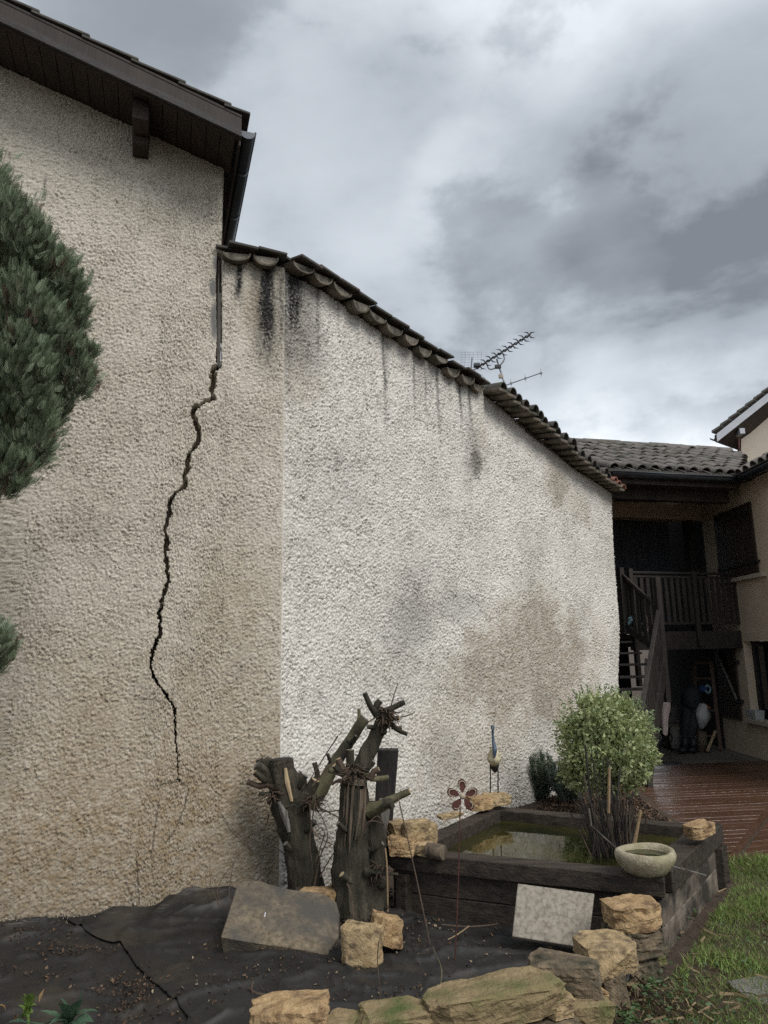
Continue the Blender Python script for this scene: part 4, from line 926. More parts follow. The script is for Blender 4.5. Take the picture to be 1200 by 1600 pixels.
# paving slab leaning on the pond front
q = [P(800, 1463, 5.02), P(919, 1482, 4.93), P(929, 1396, 5.14), P(809, 1380, 5.23)]
nn = (q[1]-q[0]).cross(q[3]-q[0]).normalized(); nn = nn if nn.y > 0 else -nn
mb = MB(); mb.prism(q, nn*.045); tag(mb.build('paving_slab', 'paver', None, False, .007), 'pale square paving slab leaning against the pond front', 'paving slab')
# big grey flat stone
pts = [(346, 1472, 5.06), (372, 1386, 5.52), (400, 1383, 5.56), (440, 1392, 5.56), (505, 1402, 5.55), (526, 1416, 5.52), (532, 1436, 5.44), (528, 1470, 5.25), (512, 1498, 5.10), (470, 1492, 5.08), (420, 1483, 5.07)]
poly = [P(*p)+Vector((0, 0, .03)) for p in pts]; cc = sum(poly, Vector())/len(poly)
bm = bmesh.new(); vs_ = [bm.verts.new(p) for p in poly]; f = bm.faces.new(vs_); bm.normal_update(); nrm_ = f.normal.copy(); nrm_ = nrm_ if nrm_.y > 0 else -nrm_
r_ = bmesh.ops.extrude_face_region(bm, geom=[f]); bmesh.ops.translate(bm, verts=[v for v in r_['geom'] if isinstance(v, bmesh.types.BMVert)], vec=Vector((0, .06, -.13)))
bmesh.ops.recalc_face_normals(bm, faces=bm.faces)
bmesh.ops.bevel(bm, geom=bm.edges[:], offset=.006, segments=1, affect='EDGES'); bmesh.ops.triangulate(bm, faces=bm.faces); bmesh.ops.subdivide_edges(bm, edges=bm.edges[:], cuts=3, use_grid_fill=True)
for v in bm.verts: v.co += Vector((mnoise.noise(v.co*5), mnoise.noise(v.co*5+Vector((9, 0, 0))), mnoise.noise(v.co*5+Vector((0, 9, 0)))))*.010+Vector((0, 0, 1))*.004*mnoise.noise(v.co*22)
me = bpy.data.meshes.new('stone_slab'); bm.to_mesh(me); bm.free()
tag(link('stone_slab', me, 'slab_stone', None, False), 'large flat grey stone slab tilted in front of the stumps', 'stone')
mb = MB(); c = P(413, 1432, 5.275); mb.hexa([c+Vector((x, y, z))-nrm_*.006 for x, y, z in ((-.004, 0, -.01), (.003, 0, -.01), (.003, .004, -.01), (-.004, .004, -.01), (.002, .012, .016), (.008, .012, .016), (.008, .016, .016), (.002, .016, .016))])
tag(mb.build('wood_chip', 'white_plastic', None), 'tiny white splinter lying on the grey stone slab', 'splinter')
# ================================================================== stone bowl on the pond corner
c = G(1011, 1364, RZ+.004)
prof = [(.0, .0), (.10, .0), (.135, .012), (.165, .05), (.185, .09), (.192, .12), (.183, .143), (.168, .152), (.152, .148), (.14, .125), (.125, .09), (.06, .075), (.0, .073)]
bm = bmesh.new(); NS = 48; rings = []
for (r, z) in prof:
    ring = []
    for k in range(NS):
        a = 2*math.pi*k/NS; w1 = 1+.05*math.sin(2*a+.6)+.03*math.sin(3*a)+.025*mnoise.noise(Vector((math.cos(a)*3, math.sin(a)*3, z*14)))
        ring.append(bm.verts.new(c+Vector((r*w1*math.cos(a)*1.06, r*w1*math.sin(a), z*(1+.03*math.sin(a*2))))))
    rings.append(ring)
for a_, b_ in zip(rings[:-1], rings[1:]):
    for k in range(NS): bm.faces.new((a_[k], a_[(k+1) % NS], b_[(k+1) % NS], b_[k]))
bmesh.ops.remove_doubles(bm, verts=bm.verts, dist=.0005); bmesh.ops.recalc_face_normals(bm, faces=bm.faces)
me = bpy.data.meshes.new('stone_bowl'); bm.to_mesh(me); bm.free()
bowl = tag(link('stone_bowl', me, 'bowl_stone', None, True), 'pale round stone bowl of water on the front pond corner', 'bowl')
mb = MB(); mb.add([c+Vector((.142*math.cos(k*.2618)*1.06, .142*math.sin(k*.2618), .118)) for k in range(24)], [tuple(range(24))]); mb.build('water', 'pond_water', bowl)
# ================================================================== ground sheets
def poly_mask(x, y, poly):
    ins_ = np.zeros(x.shape, bool); n = len(poly)
    for i in range(n):
        x1, y1 = poly[i]; x2, y2 = poly[(i+1) % n]
        c_ = ((y1 > y) != (y2 > y)) & (x < (x2-x1)*(y-y1)/(y2-y1+1e-9)+x1); ins_ ^= c_
    return ins_
def sheet_h(x, y, seed):
    """a slack sheet: long folds running with the slope, small creases, and lumps beneath"""
    a = fbm(x*.9+.4*y, y*.9, 2, seed)*.05
    r1 = 1-np.abs(perlin(x*2.2+y*1.3+.5*perlin(x*2, y*2, seed+9), y*3.4-x*1.0, seed+4)); r2 = 1-np.abs(perlin(x*5-y*2.5, y*5+x*2, seed+5))
    return a+.036*r1**9+.012*r2**16
def ground_sheet(label, poly, z0, seed, lift_edge=None):
    # rows across the sheet, each spanning the outline at its depth, so the edges run clean
    py_ = np.array([p[1] for p in poly]); rows = np.arange(py_.min()+.004, py_.max()-.004, .016); lo, hi = [], []
    for y in rows:
        xi = []
        for i in range(len(poly)):
            (x1, y1), (x2, y2) = poly[i], poly[(i+1) % len(poly)]
            if (y1 > y) != (y2 > y): xi.append(x1+(y-y1)*(x2-x1)/(y2-y1))
        lo.append(min(xi)); hi.append(max(xi))
    lo = np.array(lo)+.025*perlin(rows*4, rows*0, seed+20); hi = np.array(hi)+.025*perlin(rows*4, rows*0+5, seed+21)
    nc_ = int((hi-lo).max()/.016); u_ = np.linspace(0, 1, nc_); X = lo[:, None]+(hi-lo)[:, None]*u_[None]; Y = np.repeat(rows[:, None], nc_, 1)
    Z = z0+sheet_h(X, Y, seed)+.02
    # turned up against the wall foot
    dwall = -((X-B.x)*NL.x+(Y-B.y)*NL.y); Z += .12*sstep(-.42, -.02, dwall)*(.35+.65*sstep(-.3, .5, fbm(X*2.2, Y*.4, 2, seed+2)))*sstep(0, -.6, X+.55)
    V = np.stack([X, Y, Z], -1).reshape(-1, 3); Fq = grid_faces(len(rows), nc_)
    o = npmesh('ground_sheet', V, Fq, 'tarp'); tag(o, label, 'ground sheet', 'black weed sheets on the bed'); 
    sm = o.modifiers.new('thickness', 'SOLIDIFY'); sm.thickness = .004
    return o
wl = [tuple((L(s, .06, 0)).xy) for s in (-3.2, -2.3, -1.6, -1.0, -.5)]
gA = G(185, 1480).xy; gB = G(235, 1535).xy; gC = G(292, 1598).xy
ground_sheet('black weed sheet at the left, strewn with leaf litter', [(-3.6, 3.4), (gC[0]+.25, 3.4), (gC[0]+.12, gC[1]), (gB[0]+.15, gB[1]), (gA[0]+.2, gA[1]), (L(-1.3, .05, 0)).xy, *[w_ for w_ in wl[::-1] if w_[0] < -2.0], (-3.6, 5.2)], .0, 3)
sc1 = [tuple(G(x, y).xy) for x, y in ((1008, 1506), (960, 1560), (900, 1600))]
ground_sheet('black weed sheet in the middle, rumpled between the stumps and the pond', [(gC[0]+.05, 3.6), tuple(gC), tuple(gB), tuple(gA), tuple(L(-1.62, .09, 0).xy), tuple(L(-.7, .03, 0).xy), (-.8, 6.1), (-.1, 5.95), (.05, 5.82), (1.72, 5.16), (1.55, 4.75), (1.15, 4.35), (.6, 4.05), (-.2, 3.9)], .016, 3)
# ================================================================== pollarded stumps
def spline(pts, n=6):
    pts = [Vector(p) for p in pts]; out = []
    for i in range(len(pts)-1):
        p0, p1, p2, p3 = pts[max(i-1, 0)], pts[i], pts[i+1], pts[min(i+2, len(pts)-1)]
        for k in range(n):
            t = k/n; out.append(.5*((2*p1)+(-p0+p2)*t+(2*p0-5*p1+4*p2-p3)*t*t+(-p0+3*p1-3*p2+p3)*t**3))
    out.append(pts[-1]); return out
def rads(r, n):
    return list(np.interp(np.linspace(0, 1, n), np.linspace(0, 1, len(r)), r))
def limb(name, parent, px, Y, r, mat='bark', n=14, wob=.25, cut=None, seed=0, knots=0):
    """px: photo points; Y: depth or depths; r: radii in metres"""
    Ys = Y if hasattr(Y, '__len__') else [Y]*len(px)
    pts = spline([P(x, y, d) for (x, y), d in zip(px, Ys)], 10); rr = rads(r, len(pts)); mb = MB(); mb.tube(pts, rr, n, True, wob, seed)
    rg = random.Random(seed)
    for k in range(knots):
        i = rg.randrange(2, len(pts)-2); a = rg.uniform(0, 6.28); t = (pts[i+1]-pts[i]).normalized(); u_ = t.orthogonal().normalized(); d = (u_*math.cos(a)+t.cross(u_)*math.sin(a)); 
        if d.y > .3: d = -d
        mb.tube([pts[i], pts[i]+d*rr[i]*.95, pts[i]+d*(rr[i]*1.12), pts[i]+d*(rr[i]*1.2)], [rr[i]*.75, rr[i]*.42, rr[i]*.36, rr[i]*.22], 10, True, .3, k)
    o = mb.build(name, mat, parent, True)
    try: o.data.set_sharp_from_angle(angle=math.radians(45))
    except Exception: pass
    if cut:
        t = (pts[-1]-pts[-2]).normalized(); m2 = MB(); m2.tube([pts[-1]-t*.002, pts[-1]+t*.003], rr[-1]*.88, 12); m2.build('cut_face', cut, o)
    return o
t1 = empty('pollarded_stump', P(478, 1425, 5.95), 'stout pollarded stump with stubby cut branches left of the burnt post', 'tree stump')
limb('trunk', t1, [(486, 1440), (480, 1390), (470, 1330), (458, 1280), (452, 1245)], 5.95, [.17, .135, .125, .135, .17], seed=1, knots=1, n=28, wob=.26)
limb('branch', t1, [(446, 1255), (430, 1228), (414, 1206), (400, 1196)], [5.93, 5.9, 5.88, 5.86], [.10, .055, .04, .036], cut='grey_wood', seed=2)
limb('branch', t1, [(448, 1250), (432, 1222), (424, 1205), (412, 1188)], [5.95, 5.97, 5.98, 6.0], [.09, .06, .05, .048], cut='grey_wood', seed=3)
limb('branch', t1, [(452, 1250), (446, 1220), (441, 1204), (440, 1186)], [5.93, 5.9, 5.9, 5.9], [.13, .11, .10, .092], cut='burnt_wood', seed=4, n=18)
limb('branch', t1, [(430, 1228), (418, 1225), (405, 1228), (386, 1222)], 5.88, [.045, .03, .022, .018], 'twig', seed=5)
limb('branch', t1, [(462, 1250), (470, 1232), (474, 1222), (466, 1208)], 5.95, [.06, .04, .03, .026], cut='grey_wood', seed=6)
limb('branch', t1, [(470, 1255), (482, 1238), (490, 1225), (493, 1219)], 5.9, [.06, .05, .042, .038], cut='torn_wood', seed=7)
limb('branch', t1, [(482, 1242), (491, 1222), (496, 1210), (491, 1192)], 5.98, [.04, .026, .022, .02], cut='grey_wood', seed=8)
limb('branch', t1, [(478, 1252), (500, 1232), (520, 1200), (545, 1160), (560, 1135), (570, 1122)], [5.98, 6.0, 6.02, 6.05, 6.05, 6.05], [.09, .065, .052, .046, .045, .045], 'bark_green', cut='grey_wood', seed=9, knots=2)
limb('branch', t1, [(560, 1136), (561, 1120), (561, 1108)], 6.05, [.018, .014, .013], 'bark_green', cut='grey_wood', seed=10)
limb('branch', t1, [(418, 1208), (411, 1200), (405, 1186)], 6.02, [.034, .03, .03], cut='grey_wood', seed=11)
limb('torn_wood', t1, [(446, 1200), (449, 1222), (456, 1252)], 5.80, [.010, .020, .012], 'torn_wood', 6, seed=12)
limb('bark_strip', t1, [(436, 1252), (444, 1270), (452, 1300)], 5.81, [.02, .03, .012], 'grey_wood', 8, seed=13)
t2 = empty('pollarded_stump', P(556, 1435, 5.75), 'taller forked pollarded stump with a split trunk beside the burnt post', 'tree stump')
limb('trunk', t2, [(560, 1452), (552, 1400), (549, 1330), (553, 1270), (552, 1222)], 5.75, [.20, .16, .135, .115, .10], seed=21, knots=0, n=28, wob=.26)
rg = random.Random(9)
for k in range(9):
    x0 = 541+k*3.6; y0 = 1230+rg.uniform(-3, 4); y1 = 1345-abs(k-3)*9+rg.uniform(-22, 14); d0 = 5.612+.004*(k-4)**2
    limb('splinter', t2, [(x0, y0), (x0-2+rg.uniform(-1, 1), (y0+y1)/2), (x0-6+rg.uniform(-2, 2), y1)], [d0, d0-.01, d0-.02], [.012, .014, .004], rg.choice(('brown_wood', 'brown_wood', 'bark', 'bark')), 6, .5, seed=60+k)
limb('cut_face', t2, [(556, 1224), (557, 1214)], 5.70, [.085, .082], 'slab_stone', 18, .1, seed=23)
limb('trunk', t2, [(572, 1440), (585, 1390), (588, 1340), (583, 1290), (578, 1255)], 5.80, [.13, .10, .085, .08, .075], seed=24, knots=2, n=22, wob=.26)
limb('branch', t2, [(556, 1225), (568, 1190), (584, 1158), (598, 1128), (604, 1108)], [5.76, 5.78, 5.8, 5.8, 5.8], [.08, .068, .06, .06, .075], 'bark', cut='burnt_wood', seed=25, knots=2)
limb('branch', t2, [(590, 1118), (580, 1105), (575, 1095), (570, 1083)], 5.76, [.035, .024, .02, .018], cut='grey_wood', seed=26)
limb('branch', t2, [(590, 1115), (588, 1104), (594, 1095)], 5.82, [.03, .026, .026], cut='grey_wood', seed=27)
limb('branch', t2, [(604, 1112), (614, 1106), (632, 1097)], 5.78, [.035, .022, .02], cut='grey_wood', seed=28)
limb('branch', t2, [(604, 1122), (618, 1138), (636, 1147)], 5.74, [.03, .018, .015], cut='grey_wood', seed=29)
limb('branch', t2, [(612, 1136), (620, 1138), (628, 1137)], 5.80, [.016, .015, .015], 'twig', seed=30)
limb('branch', t2, [(575, 1268), (598, 1258), (614, 1248), (640, 1236)], [5.72, 5.68, 5.66, 5.64], [.055, .042, .03, .024], 'bark_green', cut='torn_wood', seed=31)
limb('branch', t2, [(598, 1256), (608, 1254), (613, 1262)], 5.6, [.034, .028, .026], cut='grey_wood', seed=32)
limb('branch', t2, [(568, 1208), (580, 1215), (592, 1217), (607, 1215)], 5.66, [.034, .026, .022, .02], 'bark_green', cut='grey_wood', seed=33)
limb('branch', t2, [(545, 1210), (536, 1202), (528, 1186)], 5.66, [.034, .026, .024], 'twig', cut='torn_wood', seed=34)
limb('branch', t2, [(546, 1215), (547, 1190), (547, 1172)], 5.68, [.034, .032, .034], cut='slab_stone', seed=35)
limb('branch', t2, [(578, 1218), (584, 1206), (592, 1202)], 5.64, [.024, .022, .022], 'twig', cut='torn_wood', seed=36)
limb('branch', t2, [(570, 1360), (590, 1364), (622, 1366)], 5.62, [.022, .014, .009], 'bark', seed=37)
limb('branch', t2, [(540, 1222), (528, 1220), (518, 1226)], 5.64, [.02, .012, .009], 'twig', seed=38)
limb('branch', t2, [(540, 1212), (530, 1210), (520, 1206)], 5.64, [.02, .012, .009], 'twig', seed=39)
# shreds of dead leaves and fibre in the heads
def shreds(parent, px, py, Y, rpx, n, seed):
    rg = random.Random(seed); mb = MB()
    for _ in range(n):
        a = rg.uniform(0, 6.28); r0 = rg.uniform(.2, 1)*rpx; x0, y0 = px+math.cos(a)*r0*.5, py+math.sin(a)*r0*.5
        x1, y1 = px+math.cos(a)*r0*1.25+rg.uniform(-6, 6), py+math.sin(a)*r0*.9+rg.uniform(0, 12)
        d = Y-rg.uniform(.06, .14); mb.tube([P(x0, y0, d+.05), P((x0+x1)/2+rg.uniform(-4, 4), (y0+y1)/2+rg.uniform(-4, 4), d), P(x1, y1, d+rg.uniform(-.03, .03))], [.006, .005, .0015], 5)
    return mb.build('dead_shoots', 'twig', parent)
shreds(t2, 602, 1118, 5.8, 24, 60, 1); shreds(t1, 490, 1250, 5.9, 20, 44, 2); shreds(t2, 552, 1208, 5.7, 26, 54, 3); shreds(t1, 425, 1240, 5.9, 20, 36, 4); shreds(t2, 592, 1360, 5.72, 20, 40, 5)
for i_, (t_, x0, y0, x1, y1, d_, r_) in enumerate(((t1, 428, 1226, 398, 1206, 5.84, .026), (t1, 436, 1222, 428, 1192, 5.86, .03), (t1, 458, 1240, 478, 1212, 5.86, .02), (t1, 440, 1236, 404, 1240, 5.84, .016), (t1, 470, 1300, 492, 1284, 5.84, .022), (t1, 462, 1330, 446, 1318, 5.82, .024), (t2, 545, 1216, 522, 1196, 5.62, .02), (t2, 560, 1214, 584, 1190, 5.62, .018),
    (t2, 596, 1132, 574, 1136, 5.74, .016), (t2, 606, 1118, 624, 1122, 5.72, .016), (t2, 548, 1300, 528, 1286, 5.6, .02), (t2, 576, 1330, 598, 1318, 5.66, .018), (t2, 553, 1380, 534, 1366, 5.58, .024), (t1, 520, 1196, 512, 1178, 5.98, .014), (t1, 545, 1162, 556, 1150, 5.96, .014))):
    limb('stub', t_, [(x0, y0), ((x0+x1)/2, (y0+y1)/2+2), (x1, y1)], [d_+.08, d_+.02, d_], [r_*1.5, r_*1.05, r_], 'bark', 10, .3, 'torn_wood' if i_ % 3 == 0 else 'grey_wood', 80+i_)
# ---- burnt squared post
post = empty('burnt_post', P(604, 1400, 5.98), 'charred square timber post standing behind the stumps', 'post')
q = [P(595, 1402, 5.98), P(590, 1172, 5.98)]
def sq(px0, px1, y0, y1, Y, dep): return [P(px0[0], y0, Y), P(px0[1], y0, Y), P(px0[1], y0, Y)+Vector((0, dep, 0)), P(px0[0], y0, Y)+Vector((0, dep, 0)), P(px1[0], y1, Y), P(px1[1], y1, Y), P(px1[1], y1, Y)+Vector((0, dep, 0)), P(px1[0], y1, Y)+Vector((0, dep, 0))]
mb = MB(); mb.hexa(sq((578, 604), (590, 623), 1400, 1172, 5.95, .13)); mb.build('timber', 'burnt_wood', post, False, .008)
mb = MB(); mb.hexa(sq((576, 596), (592, 612), 1362, 1248, 5.925, .024)); mb.build('weathered_face', 'grey_wood', post, False, .006)
mb = MB(); mb.hexa(sq((579, 605), (592, 621), 1398, 1174, 5.965, .01)); mb.build('charred_face', 'burnt_wood', post, False, .003)
# ================================================================== bare climber stems, canes and twigs
def stems(name, label, cat, lines, mat='twig', r=.004, group=None, part='stem'):
    e_ = empty(name, P(lines[0][0][0], lines[0][0][1], lines[0][0][2]), label, cat, group)
    for ln in lines:
        pts = spline([P(*p) for p in ln], 5); mb = MB(); mb.tube(pts, rads([r, r*.8, r*.45], len(pts)), 5); mb.build(part, mat, e_)
    return e_
stems('bare_climber', 'leafless climber stems trailing over the beige wall left of the stumps', 'plant', [
    [(478, 1400, 6.0), (440, 1330, 6.0), (385, 1315, 5.95), (340, 1265, 5.98)], [(420, 1272, 6.0), (412, 1296, 6.0), (385, 1308, 5.98)], [(375, 1440, 5.5), (340, 1400, 5.8), (352, 1365, 5.95), (374, 1340, 6.0)],
    [(360, 1425, 5.6), (358, 1395, 5.85), (366, 1345, 6.0), (376, 1335, 6.0)], [(418, 1376, 6.0), (395, 1330, 6.02), (372, 1302, 6.03)], [(345, 1420, 5.7), (330, 1385, 5.9), (328, 1350, 6.0)]])
stems('bramble', 'tangle of thin dark shoots between the two stumps', 'plant', [
    [(490, 1390, 5.8), (500, 1340, 5.8), (512, 1305, 5.75), (500, 1270, 5.8)], [(500, 1370, 5.75), (520, 1335, 5.75), (545, 1310, 5.7)], [(484, 1255, 5.75), (490, 1300, 5.7), (530, 1325, 5.7)], [(500, 1262, 5.75), (535, 1280, 5.7), (560, 1292, 5.65)],
    [(494, 1345, 5.7), (505, 1310, 5.7), (508, 1296, 5.7)], [(486, 1265, 5.8), (515, 1268, 5.8), (545, 1262, 5.8)], [(520, 1360, 5.7), (535, 1340, 5.7), (560, 1330, 5.6)], [(488, 1228, 5.8), (508, 1205, 5.85), (525, 1188, 5.85)], [(570, 1295, 5.6), (590, 1275, 5.58), (605, 1300, 5.6)], [(560, 1320, 5.6), (575, 1285, 5.58), (600, 1290, 5.6), (612, 1320, 5.62)],
    [(610, 1107, 5.78), (616, 1085, 5.78), (622, 1067, 5.78)], [(618, 1122, 5.76), (636, 1118, 5.76), (648, 1113, 5.76)], [(540, 1375, 5.6), (550, 1405, 5.5), (554, 1470, 5.1)], [(606, 1420, 5.5), (605, 1380, 5.55), (603, 1330, 5.6)], [(493, 1250, 5.7), (484, 1310, 5.7), (487, 1345, 5.7)], [(528, 1150, 5.9), (505, 1185, 5.9), (480, 1225, 5.85)]], r=.006)
def cane(label, pts, mat, r):
    mb = MB(); pp = spline([P(*p) for p in pts], 4); mb.tube(pp, r, 6); return tag(mb.build('cane', mat), label, 'cane')
cane('thin brown cane leaning in front of the pond corner heap', [(622, 1245, 5.3), (648, 1360, 5.2), (672, 1476, 5.05)], 'twig', .0045)
cane('short upright cane standing right of the stumps', [(606, 1425, 5.5), (605, 1360, 5.55), (602, 1325, 5.58)], 'pale_stem', .006)
cane('pale broken stick lying on the sheet before the pond', [(690, 1445, 5.35), (735, 1448, 5.32), (780, 1444, 5.34)], 'twig', .006)
cane('short pale twig on the sheet beside the flower rod', [(700, 1468, 5.14), (715, 1460, 5.18), (733, 1447, 5.25)], 'pale_stem', .004)
cane('long dark root curving over the sheet at the bottom', [(395, 1535, 4.62), (400, 1552, 4.52), (480, 1562, 4.5), (570, 1574, 4.46)], 'twig', .007)
cane('thin bare shoot rising from the bottom edging', [(596, 1600, 4.05), (594, 1560, 4.05), (590, 1500, 4.05), (592, 1470, 4.05)], 'twig', .003)
cane('leaning green shoot behind the long mossy block', [(686, 1550, 4.35), (690, 1515, 4.5), (676, 1480, 4.95)], 'bark_green', .0035)
# ================================================================== rusty flower on a rod
fl = empty('garden_flower', P(710, 1502, 4.93), 'rusty metal flower ornament with cream loops on a thin rod', 'garden ornament')
mb = MB(); mb.tube([P(711, 1502, 4.93), P(716, 1380, 4.93), P(719, 1262, 4.93)], .004, 6); mb.build('rod', 'rust', fl)
fc = P(722.5, 1243.5, 4.93); fa = Vector((0, -1, .05)).normalized(); fx = Vector((1, 0, 0)); fz = Vector((0, .05, 1)).normalized()
def petal(k, sc1_, th, mat, name, off, ring=None):
    a0 = math.pi/2+k*2*math.pi/5; c_ = Vector((math.cos(a0), math.sin(a0))); t_ = Vector((-c_.y, c_.x)); o_ = []
    pr = [(0.02, 0), (.035, .013), (.06, .026), (.085, .0315), (.104, .026), (.115, .012), (.118, 0)]
    full = pr+[(x, -y) for x, y in pr[-2:0:-1]]
    mid = .068
    def pt(x, y, s_): x = (mid+(x-mid)*s_)*.9; y *= s_*.9; return fc+fx*(c_.x*x+t_.x*y)+fz*(c_.y*x+t_.y*y)+fa*off
    mb = MB()
    if ring is None: mb.prism([pt(x, y, sc1_) for x, y in full], fa*th)
    else:
        arc = [(.05, .022), (.072, .030), (.092, .0285), (.107, .018), (.113, 0), (.107, -.018), (.092, -.0285), (.072, -.030)] if k not in (2, 3) else [(.06, .025), (.08, .031), (.1, .025), (.112, .01), (.112, -.006)]
        mb.tube([pt(x, y, .80) for x, y in arc], .0032, 6)
    return mb.build(name, mat, fl)
for k in range(5): petal(k, 1.0, .006, 'rust', 'petal', .0); petal(k, .8, .004, 'cream_paint', 'petal_loop', .009, 1)
mb = MB(); mb.tube([fc+fa*.004, fc+fa*.012, fc+fa*.018], [.020, .019, .010], 14); mb.build('centre_boss', 'cream_paint', fl, True)
# ================================================================== heron ornament
HY = 7.36
he = empty('garden_heron', P(772, 1242, HY), 'metal heron ornament with speckled body and blue neck on the back pond corner', 'garden ornament')
def lathe_path(pts, r, name, mat, par, n=16, sy=1.0):
    mb = MB(); pp = spline(pts, 5); mb.tube(pp, rads(r, len(pp)), n); return mb.build(name, mat, par, True)
lathe_path([P(772, 1168, HY), P(772, 1178, HY-.01), P(772, 1187, HY-.02), P(772, 1195, HY)], [.022, .062, .072, .028], 'body', 'heron_body', he)
lathe_path([P(773, 1192, HY+.02), P(773, 1200, HY+.03), P(774, 1207, HY+.02)], [.045, .042, .010], 'tail', 'black_metal', he)
lathe_path([P(772.5, 1184, HY-.10), P(773, 1172, HY-.09), P(771, 1160, HY-.06), P(770, 1148, HY-.05), P(770, 1140, HY-.06)], [.008, .024, .015, .012, .013], 'neck', 'heron_blue', he, 12)
lathe_path([P(770, 1143, HY-.03), P(770, 1137, HY-.06), P(770, 1133, HY-.06)], [.008, .02, .012], 'head', 'heron_blue', he, 12)
mb = MB(); mb.tube([P(770, 1137, HY-.07), P(770, 1140, HY-.20)], [.008, .0015], 8); mb.build('beak', 'grey_wood', he)
for x in (766, 778):
    mb = MB(); mb.tube([P(x, 1194, HY), P(x+.3, 1215, HY), P(x, 1243, HY-.02)], .0065, 8); mb.build('leg', 'black_metal', he, True)
# ================================================================== bundle of dead stems in the pond
bu = empty('dead_reeds', G(962, 1345, .32), 'bundle of dark dead cut reeds standing in the pond', 'plant')
rg = random.Random(5); cb = G(955, 1346, .32)
for k in range(115):
    fx_ = rg.uniform(-1, 1); dx = fx_*.17+rg.gauss(0, .02); dy = rg.uniform(-.09, .14)
    base = cb+Vector((dx*.75+.02, dy, -.05))
    hgt = rg.uniform(.30, .58) if rg.random() > .12 or fx_ > .2 else rg.uniform(.7, .98)
    topv = base+Vector((fx_*.06-.03+rg.gauss(0, .075), rg.gauss(0, .08), hgt)); midp = base.lerp(topv, .5)+Vector((rg.gauss(0, .012), rg.gauss(0, .012), 0))
    mb = MB(); r = rg.choice((.0025, .003, .004, .005, .008)); mb.tube(spline([base, midp, topv], 3), r, 6); mb.build('reed', rg.choice(('stem', 'stem', 'burnt_wood', 'burnt_wood', 'burnt_wood', 'twig', 'twig')), bu)
for (a, b, mat, r) in (((992, 1318, 5.72), (1001, 1266, 5.72), 'pale_stem', .012), ((990, 1318, 5.6), (998, 1285, 5.6), 'pale_stem', .010), ((951, 1270, 5.7), (952, 1200, 5.7), 'pale_stem', .011), ((962, 1325, 5.55), (924, 1291, 5.5), 'stem', .008), ((924, 1291, 5.5), (920, 1263, 5.55), 'stem', .007), ((926, 1340, 5.8), (928, 1310, 5.8), 'burnt_wood', .005)):
    mb = MB(); mb.tube([P(*a), P(*b)], r, 7); mb.build('reed', mat, bu)
cane('few dry twigs bundled at the right pond rim below the bowl', [(1052, 1354, 5.1), (1075, 1360, 5.2), (1103, 1368, 5.3)], 'grey_wood', .005)
cane('thin forked twig under the dry bundle at the pond side', [(1060, 1352, 5.1), (1085, 1366, 5.15), (1100, 1382, 5.2)], 'twig', .003)
# ================================================================== television antenna
an = empty('tv_antenna', P(792, 612, 10.6), 'rooftop television antenna with long toothed boom and mesh reflector', 'antenna'); AY = 10.6
mb = MB(); mb.tube([P(795, 625, AY), P(791, 607, AY), P(776, 561, AY)], .014, 8); mb.build('mast', 'antenna_metal', an, True)
mb = MB(); mb.tube([P(734, 582, AY), P(828, 522, AY)], .009, 6); mb.build('boom', 'antenna_metal', an)
mb = MB(); mb.tube(spline([P(760, 566, AY), P(764, 576, AY), P(772, 576, AY), P(781, 571, AY), P(788, 561, AY), P(785, 551, AY)], 5), .011, 8); mb.build('cradle', 'antenna_metal', an, True)
mb = MB(); mb.box(P(778, 573, AY), (.10, .05, .06), 0); mb.build('clamp', 'antenna_black', an, False, .008)
for k in range(10):
    f = k/9; x, y = 827-f*77, 523.5+f*48.5
    mb = MB()
    for sx in (-1, 1):
        for sy in (-1, 1):
            mb.tube([P(x, y, AY), P(x+sx*3.2, y+sy*4.0+sx*1.2*0, AY-.03*sx), P(x+sx*9, y+sy*4.6, AY-.06*sx)], [.013, .011, .003], 5)
    mb.build('director', 'antenna_black', an)
mb = MB(); mb.box(P(745, 571, AY), (.10, .08, .06)); mb.build('dipole_box', 'antenna_black', an, False, .01)
mb = MB()
for k in range(6): x = 720.5+k*6.4; mb.tube([P(x, 550, AY+.15), P(x-1, 579, AY+.15)], .0025, 4)
for k in range(8): y = 550.5+k*4; mb.tube([P(720.5, y, AY+.15), P(753, y-.5, AY+.15)], .0025, 4)
mb.build('reflector_mesh', 'antenna_metal', an)
mb = MB(); mb.tube([P(735.5, 582, AY), P(737.5, 559, AY)], .011, 6); mb.build('reflector_arm', 'antenna_metal', an)
mb = MB(); mb.tube([P(736, 582, AY), P(749, 594, AY)], .009, 6)
for k in range(6): mb.tube([P(730+k*4.5, 583+k*.4, AY), P(745+k*4.5, 600+k*.6, AY+.2)], .0025, 4)
mb.build('lower_reflector', 'antenna_metal', an)
mb = MB(); mb.tube([P(776, 607, AY), P(846, 582.5, AY)], .008, 6); mb.build('second_boom', 'antenna_metal', an)
for x, y, h in ((776, 606, 8), (798.5, 599, 6.5), (821, 591, 6.5), (845.5, 583, 7)):
    mb = MB(); mb.tube([P(x-1, y-h, AY), P(x+.6, y+h*.8, AY)], .003, 5); mb.box(P(x, y, AY), (.03, .03, .03)); mb.build('element', 'antenna_metal', an)
mb = MB(); mb.box(P(782.5, 588, AY-.03), (.065, .04, .065), .1); mb.build('junction_box', 'cream_paint', an, False, .006)
